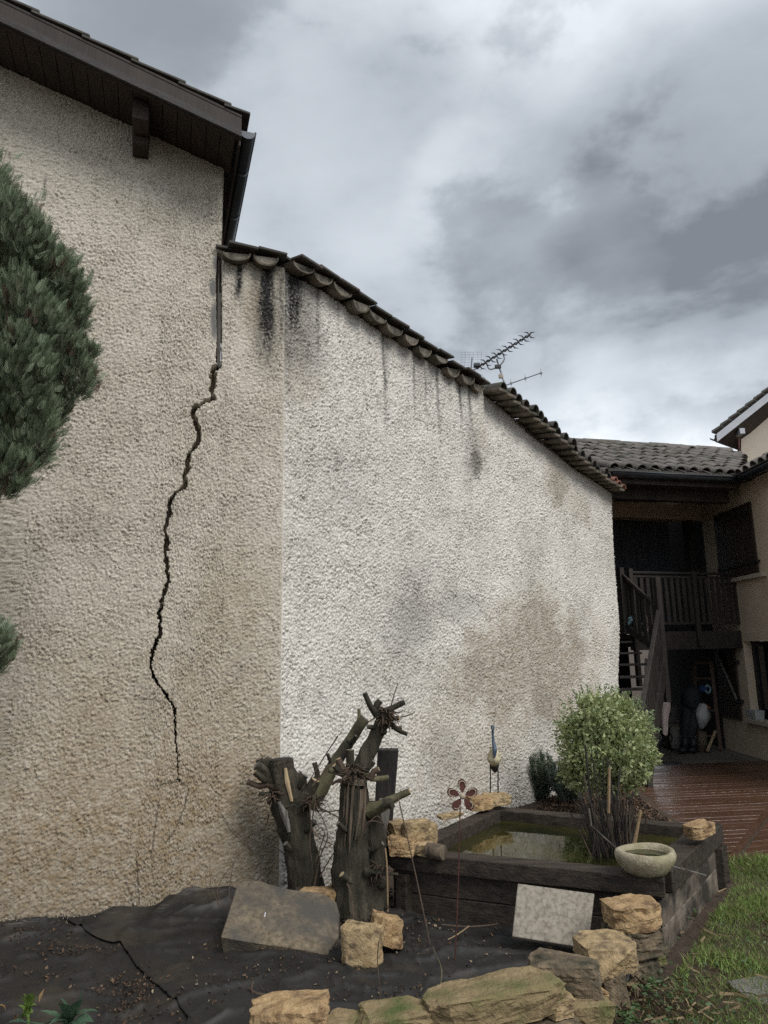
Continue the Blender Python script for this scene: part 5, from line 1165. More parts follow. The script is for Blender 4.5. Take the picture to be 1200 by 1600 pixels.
# ================================================================== clutter under the balcony
CY = 13.9
be = empty('garden_bench', P(1052, 1170, CY), 'grey stone bench with shaped ends under the balcony', 'bench')
def bench_end(px, Y, name):
    pts = [(0, 0), (12, 0), (13, -10), (9, -17), (13, -26), (12, -34), (-2, -34), (-3, -26), (2, -16), (-1, -8)]
    mb = MB(); mb.prism([P(px+x, 1170+y, Y) for x, y in pts], (0, .08, 0)); mb.build(name, 'stone_grey', be, False, .006)
bench_end(1050, CY, 'leg'); bench_end(1036, CY+.6, 'leg')
mb = MB(); mb.prism([P(1030, 1136, CY), P(1064, 1136, CY), P(1064, 1132, CY), P(1030, 1132, CY)], (0, .7, 0)); mb.build('seat', 'slab_stone', be)
mb = MB(); mb.prism([P(x, y, CY+.3) for x, y in ((1040, 1133), (1060, 1133), (1060, 1122), (1055, 1117), (1058, 1108), (1057, 1102), (1050, 1102), (1047, 1110), (1050, 1118), (1043, 1124))], (0, .06, 0)); mb.build('backrest', 'stone_grey', be)
# towel over the stair side
def cloth(name, pts, mat, label, cat, Y, fold=.05, n=7):
    cols_ = len(pts[0]); V = []; 
    for r_i, row in enumerate(pts):
        for c_i, (x, y) in enumerate(row): V.append(P(x, y, Y+fold*math.sin(c_i*2.2+r_i*.7)))
    F_ = [(r*cols_+c_, r*cols_+c_+1, (r+1)*cols_+c_+1, (r+1)*cols_+c_) for r in range(len(pts)-1) for c_ in range(cols_-1)]
    mb = MB(); mb.add(V, F_); o = mb.build(name, mat, None, True); s_ = o.modifiers.new('thickness', 'SOLIDIFY'); s_.thickness = .012
    sb = o.modifiers.new('smooth', 'SUBSURF'); sb.levels = 2; sb.render_levels = 2
    return tag(o, label, cat)
cloth('towel', [[(1030, 1072), (1036, 1070), (1041, 1073), (1043, 1076)], [(1031, 1095), (1037, 1094), (1044, 1094), (1047, 1095)], [(1032, 1112), (1037, 1113), (1043, 1108), (1048, 1110)], [(1033, 1130), (1037, 1132), (1041, 1124), (1043, 1122)], [(1034, 1146), (1038, 1150), (1043, 1152), (1044, 1140)]], 'cloth_pink', 'pale pink towel hanging below the stair rail', 'towel', 12.3)
cloth('laundry', [[(1005, 960), (1008, 958), (1012, 962), (1016, 970)], [(1006, 985), (1009, 985), (1013, 986), (1018, 990)], [(1006, 1003), (1010, 1004), (1014, 1006), (1019, 1008)]], 'cloth_pink', 'pale cloth seen between the upper stair balusters', 'cloth', 12.9)
cloth('laundry', [[(1006, 1027), (1009, 1027), (1013, 1030), (1014, 1032)], [(1007, 1050), (1010, 1050), (1013, 1052), (1014, 1054)], [(1008, 1070), (1010, 1071), (1012, 1072), (1013, 1072)]], 'cloth_pink', 'strip of pale cloth behind the stair treads', 'cloth', 12.7)
cloth('blue_rag', [[(1040, 964), (1045, 963), (1050, 964), (1054, 966)], [(1039, 968), (1045, 968), (1050, 968), (1055, 969)]], 'blue_cloth', 'small blue rag on the balcony floor behind the railing', 'rag', 13.0, .08)
wa = empty('hanging_waders', P(1078, 1160, 13.7), 'dark rubber waders hanging in the open shed under the balcony', 'waders')
for i, pp in enumerate(([(1072, 1074), (1074, 1100), (1073, 1130), (1071, 1158)], [(1088, 1075), (1087, 1100), (1082, 1130), (1077, 1155)])):
    mb = MB(); mb.tube(spline([P(x, y, 13.75-.05*i) for x, y in pp], 4), rads([.06, .10, .10, .075], 13), 10, True, .3, i); mb.build('trouser_leg', 'cloth_dark', wa, True)
mb = MB(); mb.tube(spline([P(1080, 1070, 13.75), P(1080, 1085, 13.7), P(1079, 1105, 13.72)], 4), [.05, .09, .13, .15, .16, .17, .16, .15, .13], 12, True, .25, 4); mb.build('bib', 'cloth_dark', wa, True)
for x0, x1, lab in ((1075, 1060, 'dark rubber boot standing by the bench'), (1088, 1076, 'dark rubber boot lying beside the waders')):
    b_ = empty('rubber_boot', P(x0, 1172, 13.6), lab, 'boot', 'rubber boots')
    mb = MB(); mb.tube([P(x0-5, 1153, 13.6), P(x0-5, 1163, 13.6), P(x0-5, 1169, 13.58)], [.085, .075, .07], 10); mb.build('shaft', 'rubber', b_, True)
    mb = MB(); mb.tube([P(x0-2, 1171, 13.6), P((x0+x1)/2, 1172, 13.5), P(x1, 1173, 13.5)], [.06, .055, .03], 10); mb.build('foot', 'rubber', b_, True)
ld = empty('timber_frame', P(1122, 1172, 13.75), 'reddish timber frame leaning at the shed opening', 'frame')
for pp in ([(1111, 1034), (1126, 1172)], [(1084, 1040), (1092, 1172)]):
    mb = MB(); mb.beam(P(*pp[0], 13.75), P(*pp[1], 13.72), .06, .05); mb.build('upright', 'red_wood', ld)
for y, x0, x1 in ((1036, 1084, 1111), (1060, 1086, 1114), (1110, 1090, 1119), (1150, 1092, 1123)):
    mb = MB(); mb.beam(P(x0, y, 13.76), P(x1, y, 13.76), .05, .03); mb.build('rung', 'red_wood', ld)
def thing1(name, mb, mat, label, cat, smooth=False, bev=0.0): return tag(mb.build(name, mat, None, smooth, bev), label, cat)
mb = MB(); mb.beam(P(1118, 1142, 13.6), P(1105, 1174, 13.5), .035, .03); thing1('plank', mb, 'torn_wood', 'short pale plank leaning inside the timber frame', 'plank')
mb = MB(); mb.tube(spline([P(1096, 1100, 13.65), P(1098, 1115, 13.6), P(1097, 1128, 13.62), P(1095, 1139, 13.65)], 3), [.05, .09, .11, .12, .12, .12, .10, .08, .05, .02], 12, True, .5, 3); thing1('plastic_bag', mb, 'clear_plastic', 'clear plastic bag hanging on the timber frame', 'bag', True)
mb = MB(); mb.prism([P(1093, 1106, 13.6), P(1100, 1098, 13.6), P(1110, 1106, 13.6), P(1107, 1108, 13.6), P(1100, 1102, 13.6), P(1095, 1109, 13.6)], (0, .06, 0)); thing1('clothes_hanger', mb, 'orange_plastic', 'orange plastic hanger above the clear bag', 'hanger')
mb = MB(); mb.tube(spline([P(1092, 1077, 13.65), P(1098, 1076, 13.6), P(1104, 1079, 13.62)], 3), [.03, .05, .07, .07, .06, .05, .03], 10, True, .6, 8); thing1('blue_bag', mb, 'blue_cloth', 'small blue bag hanging on the timber frame', 'bag', True)
mb = MB(); c = P(1106, 1077, 13.56); mb.tube([c+Vector((.045*math.cos(k*.524), 0, .07*math.sin(k*.524))) for k in range(13)], .02, 8, False); thing1('cyan_ring', mb, 'cyan_plastic', 'pale cyan plastic ring hanging beside the blue bag', 'ring', True)
mb = MB(); mb.tube([P(1096, 1174, 13.75), P(1096, 1142, 13.75)], [.10, .09], 14); thing1('log_post', mb, 'brown_wood', 'short grey log standing beside the waders', 'log', True)
rock('stone', P(1084, 1152, 13.8), (.16, .14, .16), 61, 'sandstone', 'round pale stone between the waders and the log')
rock('stone', P(1085, 1164, 13.8), (.18, .14, .14), 62, 'bowl_stone', 'pale stone under the round one beside the log')
mb = MB(); c = P(975, 1108, 11.5); mb.tube([P(975, 1094, 11.45), P(975, 1080, 11.45)], [.075, .045], 16); mb.tube([P(975, 1095.5, 11.45), P(975, 1092.5, 11.45)], [.085, .085], 16)
thing1('flower_pot', mb, 'terracotta', 'upturned clay flower pot beside the stair foot', 'flower pot', True)
mb = MB(); c = P(977, 1115, 11.45); mb.box((c.x, c.y, c.z/1-.19), (.5, .4, .30), .3); thing1('wooden_crate', mb, 'stair_wood', 'dark wooden box under the clay flower pot', 'box', False, .01)
mb = MB(); mb.box((c.x, c.y, (c.z-.34)/2), (.44, .36, max(.1, c.z-.345)), .3); thing1('wooden_crate', mb, 'stair_wood', 'lower dark wooden box by the stair foot', 'box', False, .01)
mb = MB(); wz = SZ0+.035; mb.hexa([WP(s_, o_, z_) for s_, o_, z_ in ((1.12, -.08, wz), (1.42, -.08, wz), (1.42, .07, wz), (1.12, .07, wz), (1.10, -.09, wz+.16), (1.44, -.09, wz+.16), (1.44, .08, wz+.16), (1.10, .08, wz+.16))]); thing1('plastic_tub', mb, 'clear_plastic', 'small translucent tub on the lower window sill', 'tub', False, .01)
mb = MB(); pk = P(986, 968, 12.2)
for k in range(14):
    a = RNG.uniform(0, 6.28); b_ = RNG.uniform(0, 6.28); mb.tube([pk+Vector((math.cos(a)*.05, 0, math.sin(a)*.05)), pk+Vector((math.cos(b_)*.02, -.03, math.sin(b_)*.02)), pk+Vector((math.cos(a+1)*.06, 0, math.sin(a+2)*.09))], .008, 5)
thing1('rope_knot', mb, 'cyan_plastic', 'knot of bluish rope tied to the upper stair rail', 'rope')
mb = MB(); mb.box(G(1042, 1193, .025), (.45, .25, .02), .1); thing1('door_mat', mb, 'cloth_dark', 'dark door mat on the paving by the stair', 'mat')
# ================================================================== plants
def unit(n): v = NP.normal(size=(n, 3)); return v/np.linalg.norm(v, axis=1, keepdims=True)
# ---- conifer at the left edge: trunk outside the frame, billowing blue green sprays
con = empty('conifer', (-3.0, 4.2, 0), 'blue green conifer with billowing scaly sprays at the left edge', 'tree')
mb = MB(); mb.tube(spline([Vector((-3.0, 4.25, -.05)), Vector((-2.95, 4.2, 1.5)), Vector((-2.85, 4.2, 3.0)), Vector((-2.8, 4.2, 5.2))], 5), rads([.17, .13, .09, .03], 16), 12, True, .2, 5); mb.build('trunk', 'bark', con, True)
LOB = [(2, 375, 76, 3.95), (-60, 300, 80, 4.1), (52, 425, 58, 4.1), (84, 455, 52, 4.25), (26, 500, 64, 3.95), (14, 580, 66, 3.9), (70, 540, 52, 4.15), (104, 592, 44, 4.25), (62, 640, 42, 4.3), (38, 690, 50, 4.05), (0, 740, 46, 3.95), (-70, 470, 110, 4.1), (-90, 650, 110, 4.1), (-24, 1020, 40, 4.1), (108, 500, 30, 4.3), (122, 555, 26, 4.3), (20, 640, 60, 4.0), (-190, 400, 110, 4.2), (-210, 590, 120, 4.15), (-190, 780, 110, 4.25), (-215, 960, 115, 4.1), (-180, 1120, 95, 4.3), (-150, 880, 85, 4.35), (-260, 500, 110, 4.4), (-270, 800, 120, 4.4), (-150, 250, 80, 4.25)]
spv = [(0, 0, 0)]; spf = []
def kite(x0, y0, x1, y1, wd, z1):
    i = len(spv); dx, dy = x1-x0, y1-y0; l_ = math.hypot(dx, dy); nx, ny = -dy/l_*wd, dx/l_*wd; mx_, my_ = x0+dx*.55, y0+dy*.55
    spv.extend([(x0, y0, 0), (mx_+nx, my_+ny, z1*.5), (x1, y1, z1), (mx_-nx, my_-ny, z1*.5)]); spf.extend([(i, i+1, i+2), (i, i+2, i+3)])
kite(0, 0, 0, 1, .045, .1)
for y, x in ((.05, .26), (.17, .27), (.30, .25), (.43, .22), (.56, .18), (.70, .12)):
    kite(0, y, x, y+.30, .030, .12); kite(0, y+.05, -x, y+.35, .030, -.06)
pos, dirs, cl, sc2 = [], [], [], []
for (px, py, r, Yd) in LOB:
    mbl = MB(); mbt = MB()
    c = np.array(P(px, py, Yd)); R_ = r*Yd/1150.; n = int(2900*(R_/.27)**2); n = max(n, 420)
    d = unit(n); d[:, 2] = d[:, 2]*.95+.05; lump = 1+.22*np.array([mnoise.noise(Vector(v)*2.6+Vector((px*.1, 0, 0))) for v in d])+.12*np.array([mnoise.noise(Vector(v)*6+Vector((px*.1, 0, 0))) for v in d])
    k = NP.uniform(.35, 1.0, n)**.5; p = c+d*(R_*lump*k)[:, None]*np.array([1, 1, 1.1])
    dd = d*.5+np.array([0, 0, .85])+NP.normal(size=(n, 3))*.22
    far_ = NP.random(n) < .10; k = np.where(far_, NP.uniform(.98, 1.14, n), k); p = c+d*(R_*lump*k)[:, None]*np.array([1, 1, 1.1])
    t_ = NP.random(n)[:, None]; dark = np.clip((k-.72)/.28, 0, 1)[:, None]
    g = np.array([.075, .108, .055])*(1-t_)+np.array([.21, .26, .162])*t_
    bm_ = np.array([mnoise.noise(Vector(v)*2.1+Vector((py*.07, 3, 1))) for v in d])[:, None]
    dead = sstep(.30, .46, bm_)*(NP.random((n, 1)) < .7); g = g*(1-dead)+np.array([.075, .045, .028])*dead
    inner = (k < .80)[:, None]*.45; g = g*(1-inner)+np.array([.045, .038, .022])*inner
    pos.append(p); dirs.append(dd); cl.append(g); sc2.append(NP.uniform(.042, .085, n)*np.where(far_, 1.15, 1))
    cc_ = Vector(c); mbl.tube([Vector((-2.88, 4.2, cc_.z-.35)), Vector((-2.88, 4.2, cc_.z-.35)).lerp(cc_, .6)+Vector((0, 0, .05)), cc_], [.03, .02, .008], 6)
    for q in range(10):
        v = Vector(unit(1)[0]); mbt.tube([cc_, cc_+v*R_*.5+Vector((0, 0, .03)), cc_+v*R_*.9], [.01, .006, .002], 5)
    lb = mbl.build('limb', 'bark', con); tw = mbt.build('twigs', 'bark', lb); tw['kind'] = 'stuff'
pos, dirs, cl, sc2 = np.concatenate(pos), np.concatenate(dirs), np.concatenate(cl), np.concatenate(sc2)
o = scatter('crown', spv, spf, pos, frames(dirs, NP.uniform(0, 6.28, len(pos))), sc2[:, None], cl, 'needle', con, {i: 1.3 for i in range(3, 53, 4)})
# ---- variegated shrub beyond the pond
SY = 8.15
shc = P(945, 1152, SY)
shr = empty('variegated_shrub', (shc.x, shc.y, 0), 'rounded pale green variegated shrub behind the pond', 'shrub')
mb = MB()
for k in range(9):
    a = k*.7; e_ = shc+Vector((math.cos(a)*.32, math.sin(a)*.3, RNG.uniform(-.1, .35))); mb.tube(spline([Vector((shc.x+math.cos(a)*.05, shc.y+math.sin(a)*.05, -.02)), shc+Vector((math.cos(a)*.1, math.sin(a)*.1, -.35)), e_], 4), rads([.016, .012, .004], 9), 6)
mb.build('stem', 'bark', shr)
lv = [(0, 0, 0), (.30, .42, .08), (0, 1, 0), (-.30, .42, .08), (0, .48, -.03)]; lf = [(0, 1, 4), (1, 2, 4), (2, 3, 4), (3, 0, 4)]
rad3 = np.array([.53, .48, .52])
SLB = [(0, 0, 0, .40), (-.28, .05, -.05, .27), (.27, -.05, -.08, .29), (-.10, -.15, .26, .25), (.16, .1, .24, .24), (.05, -.25, -.10, .30), (-.36, 0, .14, .15), (.38, 0, .10, .17), (-.24, -.2, -.26, .22), (.26, -.2, -.26, .22), (-.40, -.1, -.2, .16), (.42, -.1, -.24, .15), (-.30, -.05, -.52, .17), (-.06, -.05, -.56, .18), (.18, -.05, -.54, .17), (.36, 0, -.46, .14), (-.44, 0, -.42, .13), (.0, .0, .42, .12), (-.22, -.05, .40, .09), (.30, 0, .36, .10), (.47, -.1, -.2, .1)]
pos, dirs, cl, sc2 = [], [], [], []
for (lx, ly, lz, lr) in SLB:
    lx, ly, lz, lr = lx*.88, ly*.88, lz*.80, lr*.86
    for d in unit(int(120*(lr/.3)**2)+10):
        rr_ = NP.uniform(.35, 1.05)**.6*(1+.18*mnoise.noise(Vector(d)*3+Vector((lx*9, 0, 0)))); c = np.array(shc)+np.array((lx, ly, lz))+d*lr*rr_
        n = 19; p = c+NP.normal(size=(n, 3))*.036; dd = d*.5+unit(n)*.8+np.array([0, 0, .35])
        t_ = NP.random(n)[:, None]*NP.uniform(.5, 1.0)
        pos.append(p); dirs.append(dd); cl.append(np.array([.26, .32, .11])*(1-t_)+np.array([.68, .70, .42])*t_); sc2.append(NP.uniform(.03, .062, n))
for d in unit(230):       # stray shoots
    d = d*np.array([1, 1, .8])+np.array([0, 0, .25]); d /= np.linalg.norm(d); c = np.array(shc)+d*rad3*.80
    for q in range(4, 4+int(NP.integers(2, 6))): p = c+d*.022*q; pos.append((p+NP.normal(size=(2, 3))*.008)); dirs.append(d+unit(2)*.7); cl.append(np.array([[.26, .33, .16]]*2)); sc2.append(NP.uniform(.024, .036, 2))
pos, dirs, cl, sc2 = np.concatenate(pos), np.concatenate(dirs), np.concatenate(cl), np.concatenate(sc2)
scatter('crown', lv, lf, pos, frames(dirs, NP.uniform(0, 6.28, len(pos))), sc2[:, None], cl, 'leaf', shr, {4: .55, 1: 1.25, 3: 1.25, 2: 1.2})
# ---- rosemary bushes, grey cushion plant
ndv = [(-.06, 0, 0), (.06, 0, 0), (.04, 1, .05), (-.04, 1, .05)]; ndf = [(0, 1, 2), (0, 2, 3)]
def needles(name, base, hgt, spread, nst, label, c0, c1, ln=.03, lean=(0, 0)):
    e_ = empty(name, base, label, 'plant'); mb = MB(); pos, dirs, cl, sc2 = [], [], [], []
    for k in range(nst):
        a = NP.uniform(0, 6.28); r = NP.uniform(.2, 1); tip = base+Vector((math.cos(a)*spread*r+lean[0], math.sin(a)*spread*r*.7+lean[1], hgt*(1-.35*r)*NP.uniform(.75, 1.08)))
        pts = spline([base+Vector((math.cos(a)*.03, math.sin(a)*.03, 0)), base.lerp(tip, .55)+Vector((math.cos(a)*spread*.12, 0, -.02)), tip], 6); mb.tube(pts, rads([.005, .003, .0015], len(pts)), 5)
        for i in range(3, len(pts)):
            for q in range(14):
                f = NP.random(); p = pts[i-1].lerp(pts[i], f); t = (pts[i]-pts[i-1]).normalized(); pos.append(p); dirs.append(np.array(t)*.8+unit(1)[0]*.75); tt = NP.random(); cl.append(np.array(c0)*(1-tt)+np.array(c1)*tt); sc2.append(NP.uniform(.7, 1.2)*ln)
    mb.build('stem', 'bark', e_)
    scatter('foliage', ndv, ndf, np.array(pos), frames(np.array(dirs), NP.uniform(0, 6.28, len(pos))), np.array(sc2)[:, None], np.array(cl), 'needle', e_)
needles('rosemary', Vector(G(845, 1252, .1)), .66, .34, 80, 'dark green rosemary bush against the white wall', (.07, .105, .065), (.18, .23, .155), .045, (-.05, 0))
needles('rosemary', Vector(G(888, 1256, .1)), .56, .38, 80, 'greyer rosemary bush in front of the variegated shrub', (.08, .115, .085), (.20, .245, .19), .045, (.02, -.05))
gb = Vector(G(800, 1250, .08)); e_ = empty('cushion_plant', gb, 'low silver grey cushion plant beside the heron', 'plant'); n = 1500
p = np.array(gb)+NP.normal(size=(n, 3))*np.array([.20, .12, .05])+np.array([.05, .05, .05]); tt = NP.random(n)[:, None]
scatter('foliage', lv, lf, p, frames(unit(n)+np.array([0, 0, .5]), NP.uniform(0, 6.28, n)), NP.uniform(.016, .03, n)[:, None], np.array([.16, .18, .16])*(1-tt)+np.array([.30, .33, .31])*tt, 'leaf', e_)
mb = MB()
for k in range(12): mb.tube([gb, gb+Vector((RNG.gauss(0, .16), RNG.gauss(0, .08), RNG.uniform(.03, .1)))], .003, 5)
mb.build('stem', 'twig', e_)
# ---- leafy plant in the bottom left corner: each leaf a mesh of its own
def big_leaf(n=8, wd=.19, fold=.10, bend=.30):
    mb = MB(); V = []
    for i in range(n+1):
        t = i/n; w_ = wd*math.sin(math.pi*min(1, t*.93+.07)**.85)*(1-.15*t); z = bend*(t-t*t*1.6)
        V += [(-w_, t, z+fold*w_/wd*.5+.015*math.sin(t*17)), (0, t, z), (w_, t, z+fold*w_/wd*.5+.015*math.cos(t*15))]
    F_ = [(i*3+k, i*3+k+1, i*3+k+4, i*3+k+3) for i in range(n) for k in range(2)]; mb.add(V, F_); return mb
pm('leaf_bright', (.16, .25, .045), (.22, .32, .08), 14, .45, .3, 40, trans=.25); pm('leaf_blue', (.055, .10, .06), (.095, .155, .095), 14, .4, .3, 40, trans=.15); pm('leaf_dry', (.40, .27, .13), (.30, .19, .09), 14, .8, .3, 40)
for nm, lab, c, mat, specs in (
    ('leafy_shoot', 'bright yellow green leafy shoot in the bottom left corner', (44, 1578, 3.95), 'leaf_bright', [(34, 1556, .10), (41, 1549, .11), (49, 1550, .11), (59, 1553, .12), (31, 1570, .08), (46, 1575, .08), (38, 1572, .09), (53, 1566, .10), (28, 1592, .08), (44, 1590, .09)]),
    ('leafy_plant', 'bluish green plant with long leaves in the bottom left corner', (108, 1598, 3.9), 'leaf_blue', [(92, 1562, .15), (100, 1560, .16), (130, 1550, .20), (126, 1558, .17), (148, 1572, .17), (143, 1592, .15), (84, 1590, .14), (66, 1578, .12), (70, 1592, .12), (112, 1588, .13), (132, 1598, .14), (96, 1580, .14), (12, 1596, .09), (60, 1600, .12)])):
    b_ = P(*c); b0 = Vector((b_.x, b_.y, .0)); e_ = empty(nm, b0, lab, 'plant')
    mb = MB(); mb.tube(spline([b0, b0.lerp(b_, .5)+Vector((.01, 0, 0)), b_], 4), .006, 6); mb.build('stem', mat, e_)
    for i, (x, y, ln) in enumerate(specs):
        tip = P(x, y, c[2]+RNG.uniform(-.12, .06)); d_ = tip-b_; st_ = tip-d_.normalized()*ln*.95
        mb = MB(); mb.tube([b_-Vector((0, 0, .03)), b_.lerp(st_, .5)-Vector((0, 0, .01)), st_], .0035, 5); mb.build('leaf_stalk', mat, e_)
        lo = big_leaf(8, RNG.uniform(.16, .22), .12, RNG.uniform(.1, .4)).build('leaf', mat, e_, True)
        R_ = frames(np.array([tuple(tip-st_)]), np.array([RNG.uniform(-.5, .5)+math.pi*0]))[0]
        lo.matrix_world = Matrix.Translation(st_) @ Matrix(R_.tolist()).to_4x4() @ Matrix.Scale(ln, 4)
    for i in range(3):
        x, y = ((62, 1565), (8, 1580), (24, 1594))[i]; lo = big_leaf(6, .14, .2, .5).build('dry_leaf', 'leaf_dry', e_, True)
        lo.matrix_world = Matrix.Translation(P(x, y, 3.9)) @ Matrix.Rotation(i*1.9, 4, 'Z') @ Matrix.Rotation(.9, 4, 'X') @ Matrix.Scale(.06, 4)
# ================================================================== lawn, weeds, litter
LAWN = [(1.22, 3.2), (1.30, 4.2), (1.62, 4.62), (1.92, 5.06), (2.92, 6.47), (3.02, 6.95), (3.2, 7.12), (7.0, 7.12), (7.0, 3.2)]
def in_poly(n, poly, lim=None):
    P_ = np.array(poly); lo, hi = P_.min(0), P_.max(0); out = np.zeros((0, 2))
    while len(out) < n:
        q = NP.uniform(lo, hi, (n, 2)); out = np.concatenate([out, q[poly_mask(q[:, 0], q[:, 1], poly)]])
    return out[:n]
gv = [(-.5, 0, 0), (.5, 0, 0), (-.36, .5, .07), (.36, .5, .07), (0, 1, .26)]; gf = [(0, 1, 3), (0, 3, 2), (2, 3, 4)]
q = in_poly(170000, LAWN); wear = fbm(q[:, 0]*2.4, q[:, 1]*2.4, 4, 77); edge = np.exp(-((q[:, 0]-1.35)/.42)**2)*sstep(5.2, 4.8, q[:, 1])
dens = sstep(-.5, .0, wear)*(1-.85*edge)*sstep(6.0, 3.0, q[:, 0]); km = NP.random(len(q)) < dens*.92+.05; q = q[km]; wear = wear[km]; n = len(q)
hh = (.032+.034*sstep(-.2, .4, fbm(q[:, 0]*1.6, q[:, 1]*1.6, 3, 78)))*NP.uniform(.6, 1.35, n); hh += .07*NP.random(n)*np.exp(-((q[:, 1]-7.0)/.12)**2)
a = NP.uniform(0, 6.28, n); dd = np.stack([np.cos(a)*.75, np.sin(a)*.75, NP.uniform(.45, 1.3, n)], 1); tt = NP.random(n)[:, None]; m2 = sstep(-.3, .4, fbm(q[:, 0]*1.1, q[:, 1]*1.1, 3, 79))[:, None]
gc = (np.array([.12, .19, .038])*(1-tt)+np.array([.29, .39, .11])*tt)*(.75+.4*m2); dry = (NP.random((n, 1)) < .07+.22*(1-sstep(-.1, .3, wear))[:, None]); gc = np.where(dry, np.array([.24, .19, .10])*(.6+.6*tt), gc)
V = np.einsum('nij,kj->nki', frames(dd, NP.uniform(0, 6.28, n)), np.array(gv)*np.array([.09, 1, 1]))*hh[:, None, None]*np.array([1, 1, 1])
V += np.stack([q[:, 0], q[:, 1], np.full(n, -.012)], 1)[:, None, :]
lo = npmesh('lawn_grass', V.reshape(-1, 3), (np.array(gf)[None]+(np.arange(n)*5)[:, None, None]).reshape(-1, 3), 'grass', None, False, np.repeat(gc[:, None], 5, 1).reshape(-1, 3)); tag(lo, 'short patchy green lawn right of the pond', 'grass', None, 'stuff')
# low round-leaved weeds between the edging stones and the lawn
wp_ = np.concatenate([NP.normal((1.50, 4.62), (.08, .10), (110, 2)), NP.normal((1.28, 4.25), (.06, .08), (100, 2)), NP.normal((1.45, 4.3), (.22, .25), (150, 2)), NP.normal((2.3, 5.0), (.5, .5), (260, 2)), NP.normal((1.62, 4.38), (.12, .14), (60, 2))]); n = len(wp_); tt = NP.random(n)[:, None]
wo = scatter('ground_weeds', lv, lf, np.stack([wp_[:, 0], wp_[:, 1], NP.uniform(.0, .07, n)], 1), frames(np.stack([NP.normal(size=n), NP.normal(size=n), NP.uniform(.1, .6, n)], 1), NP.normal(0, .6, n)), NP.uniform(.018, .036, n)[:, None]*np.array([[1.3, 1, 1]]), np.array([.03, .065, .02])*(1-tt)+np.array([.09, .15, .05])*tt, 'leaf'); tag(wo, 'low round leaved weeds at the foot of the edging stones', 'weeds', None, 'stuff')
# straw and dead stalks
n = 420; sp = np.concatenate([NP.normal((1.45, 4.38), (.22, .22), (300, 2)), NP.normal((2.2, 5.2), (.5, .6), (120, 2))]); a = NP.uniform(0, 6.28, n)
so = scatter('straw', ndv, ndf, np.stack([sp[:, 0], sp[:, 1], NP.uniform(.01, .05, n)], 1), frames(np.stack([np.cos(a), np.sin(a), NP.normal(0, .15, n)], 1), NP.uniform(0, 6.28, n)), NP.uniform(.06, .16, n)[:, None]*np.array([[.5, 1, 1]]), np.array([.30, .22, .12])*NP.uniform(.4, 1.1, (n, 1)), 'litter'); tag(so, 'dry straw scattered between edging stones and lawn', 'straw', None, 'stuff')
# leaf litter on the sheets and mulch behind the pond
chip = [(-.35, 0, 0), (.35, .08, .06), (.28, .95, -.04), (-.22, 1.0, .10), (0, .5, .16)]; chf = [(0, 1, 4), (1, 2, 4), (2, 3, 4), (3, 0, 4)]
def litter(name, label, pts, z, smin, smax, cols, cat='leaf litter', flat=.25):
    n = len(pts); a = NP.uniform(0, 6.28, n); ci = NP.integers(0, len(cols), n); c_ = np.array(cols)[ci]*NP.uniform(.55, 1.25, (n, 1))
    o = scatter(name, chip, chf, np.stack([pts[:, 0], pts[:, 1], z], 1), frames(np.stack([np.cos(a), np.sin(a), NP.normal(0, flat, n)], 1), NP.normal(0, .5, n)), NP.uniform(smin, smax, n)[:, None]*np.stack([NP.uniform(.25, .9, n), np.ones(n), np.ones(n)], 1), c_, 'litter'); return tag(o, label, cat, None, 'stuff')
def shz(x, y, seed): 
    dwall = -((x-B.x)*NL.x+(y-B.y)*NL.y); return sheet_h(x, y, seed)+.02+.12*sstep(-.42, -.02, dwall)*(.35+.65*sstep(-.3, .5, fbm(x*2.2, y*.4, 2, seed+2)))*sstep(0, -.6, x+.55)
lp_ = [NP.normal(tuple(G(px, py).xy), (sx, sy), (n, 2)) for px, py, sx, sy, n in ((130, 1490, .16, .04, 130), (95, 1500, .10, .03, 60), (70, 1530, .2, .05, 60), (190, 1545, .12, .10, 190), (215, 1560, .05, .14, 120), (40, 1475, .2, .05, 120), (320, 1490, .10, .05, 90), (60, 1450, .35, .06, 90), (230, 1590, .2, .1, 110))]
lp_ = np.concatenate(lp_); dw_ = -((lp_[:, 0]-B.x)*NL.x+(lp_[:, 1]-B.y)*NL.y); lp_ = lp_[(dw_ < -.05)]
BRN = [(.075, .042, .028), (.11, .065, .038), (.06, .04, .028), (.15, .105, .065), (.05, .035, .027)]
litter('leaf_litter', 'brown dead leaves strewn over the left weed sheet', lp_, shz(lp_[:, 0], lp_[:, 1], 3)+.012, .008, .03, BRN)
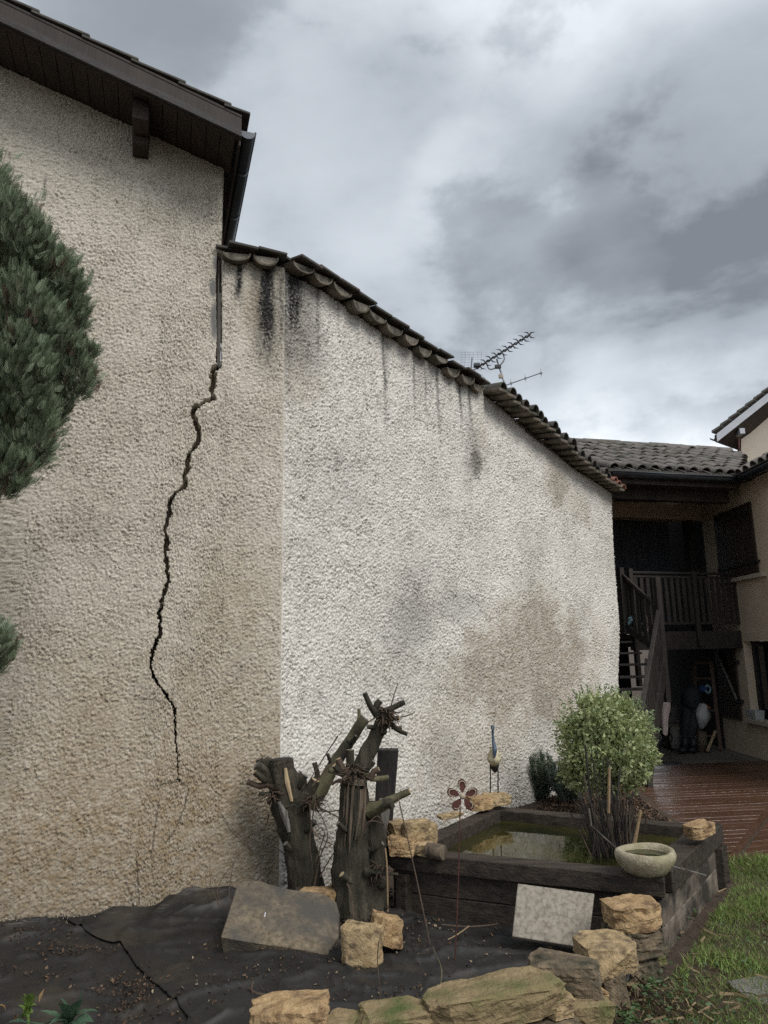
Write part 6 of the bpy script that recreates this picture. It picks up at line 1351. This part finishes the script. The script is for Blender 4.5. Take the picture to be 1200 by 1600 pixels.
l2 = np.concatenate([NP.normal(tuple(G(px, py).xy), (sx, sy), (n, 2)) for px, py, sx, sy, n in ((420, 1520, .25, .12, 90), (545, 1500, .12, .12, 90), (620, 1470, .2, .14, 110), (700, 1470, .4, .14, 80), (560, 1570, .35, .10, 120), (640, 1500, .3, .2, 60), (330, 1560, .25, .15, 70), (780, 1500, .2, .1, 40))])
l2 = l2[(l2[:, 1] < 5.9) & (l2[:, 1] > 3.95)]
litter('leaf_litter', 'brown scraps and twigs strewn over the middle weed sheet', l2, .012+shz(l2[:, 0], l2[:, 1], 3)+.012, .010, .030, BRN+[(.30, .24, .16)])
mq = in_poly(9000, [(1.05, 7.45), (2.85, 6.6), (3.0, 7.2), (3.25, 10.3), (2.9, 10.4), (1.9, 9.25)]); zz = np.array([.118+.02*v for v in NP.random(len(mq))])
gi = bpy.data.objects['ground']; 
strip_z = -.02+.018*fbm(mq[:, 0]*1.7, mq[:, 1]*1.7, 4, 5)+.13*sstep(6.0, 6.9, mq[:, 1]-.35*mq[:, 0])*sstep(10.9, 10.2, mq[:, 1])*sstep(3.3, 2.7, mq[:, 0]-.12*(mq[:, 1]-7))*sstep(.4, 1.0, mq[:, 0])
litter('mulch', 'brown leaf mulch between the pond and the white wall', mq, strip_z+.005+.02*NP.random(len(mq)), .02, .055, BRN+[(.20, .12, .07), (.13, .08, .05)], 'mulch', .35)
gp = np.stack([NP.uniform(-3.0, -.7, 1500), np.zeros(1500)], 1); w0 = np.array([L(s_, .02+abs(NP.normal(0, .05)), 0).xy for s_ in NP.uniform(-2.9, -.3, 1500)])
litter('gravel', 'crumbs of fallen render and gravel along the wall foot', w0, shz(w0[:, 0], w0[:, 1], 3)*.75+.01+.02*NP.random(1500), .008, .024, [(.30, .26, .20), (.20, .17, .13), (.12, .09, .06), (.40, .36, .29)], 'gravel', .6)
pt_ = in_poly(2200, [(-.9, 5.5), (-.3, 6.4), (.05, 6.2), (-.05, 5.4)]); litter('stump_litter', 'dark debris heaped round the foot of the stumps', pt_, .03+.05*NP.random(2200), .012, .05, [(.04, .03, .022), (.08, .055, .035), (.13, .10, .07), (.025, .02, .018)], 'debris', .6)
rock('stepping_stone', G(1200, 1548, -.005), (.34, .30, .03), 71, 'stone_grey', 'flat grey stepping stone sunk in the lawn at the right edge', None, rz=.3)
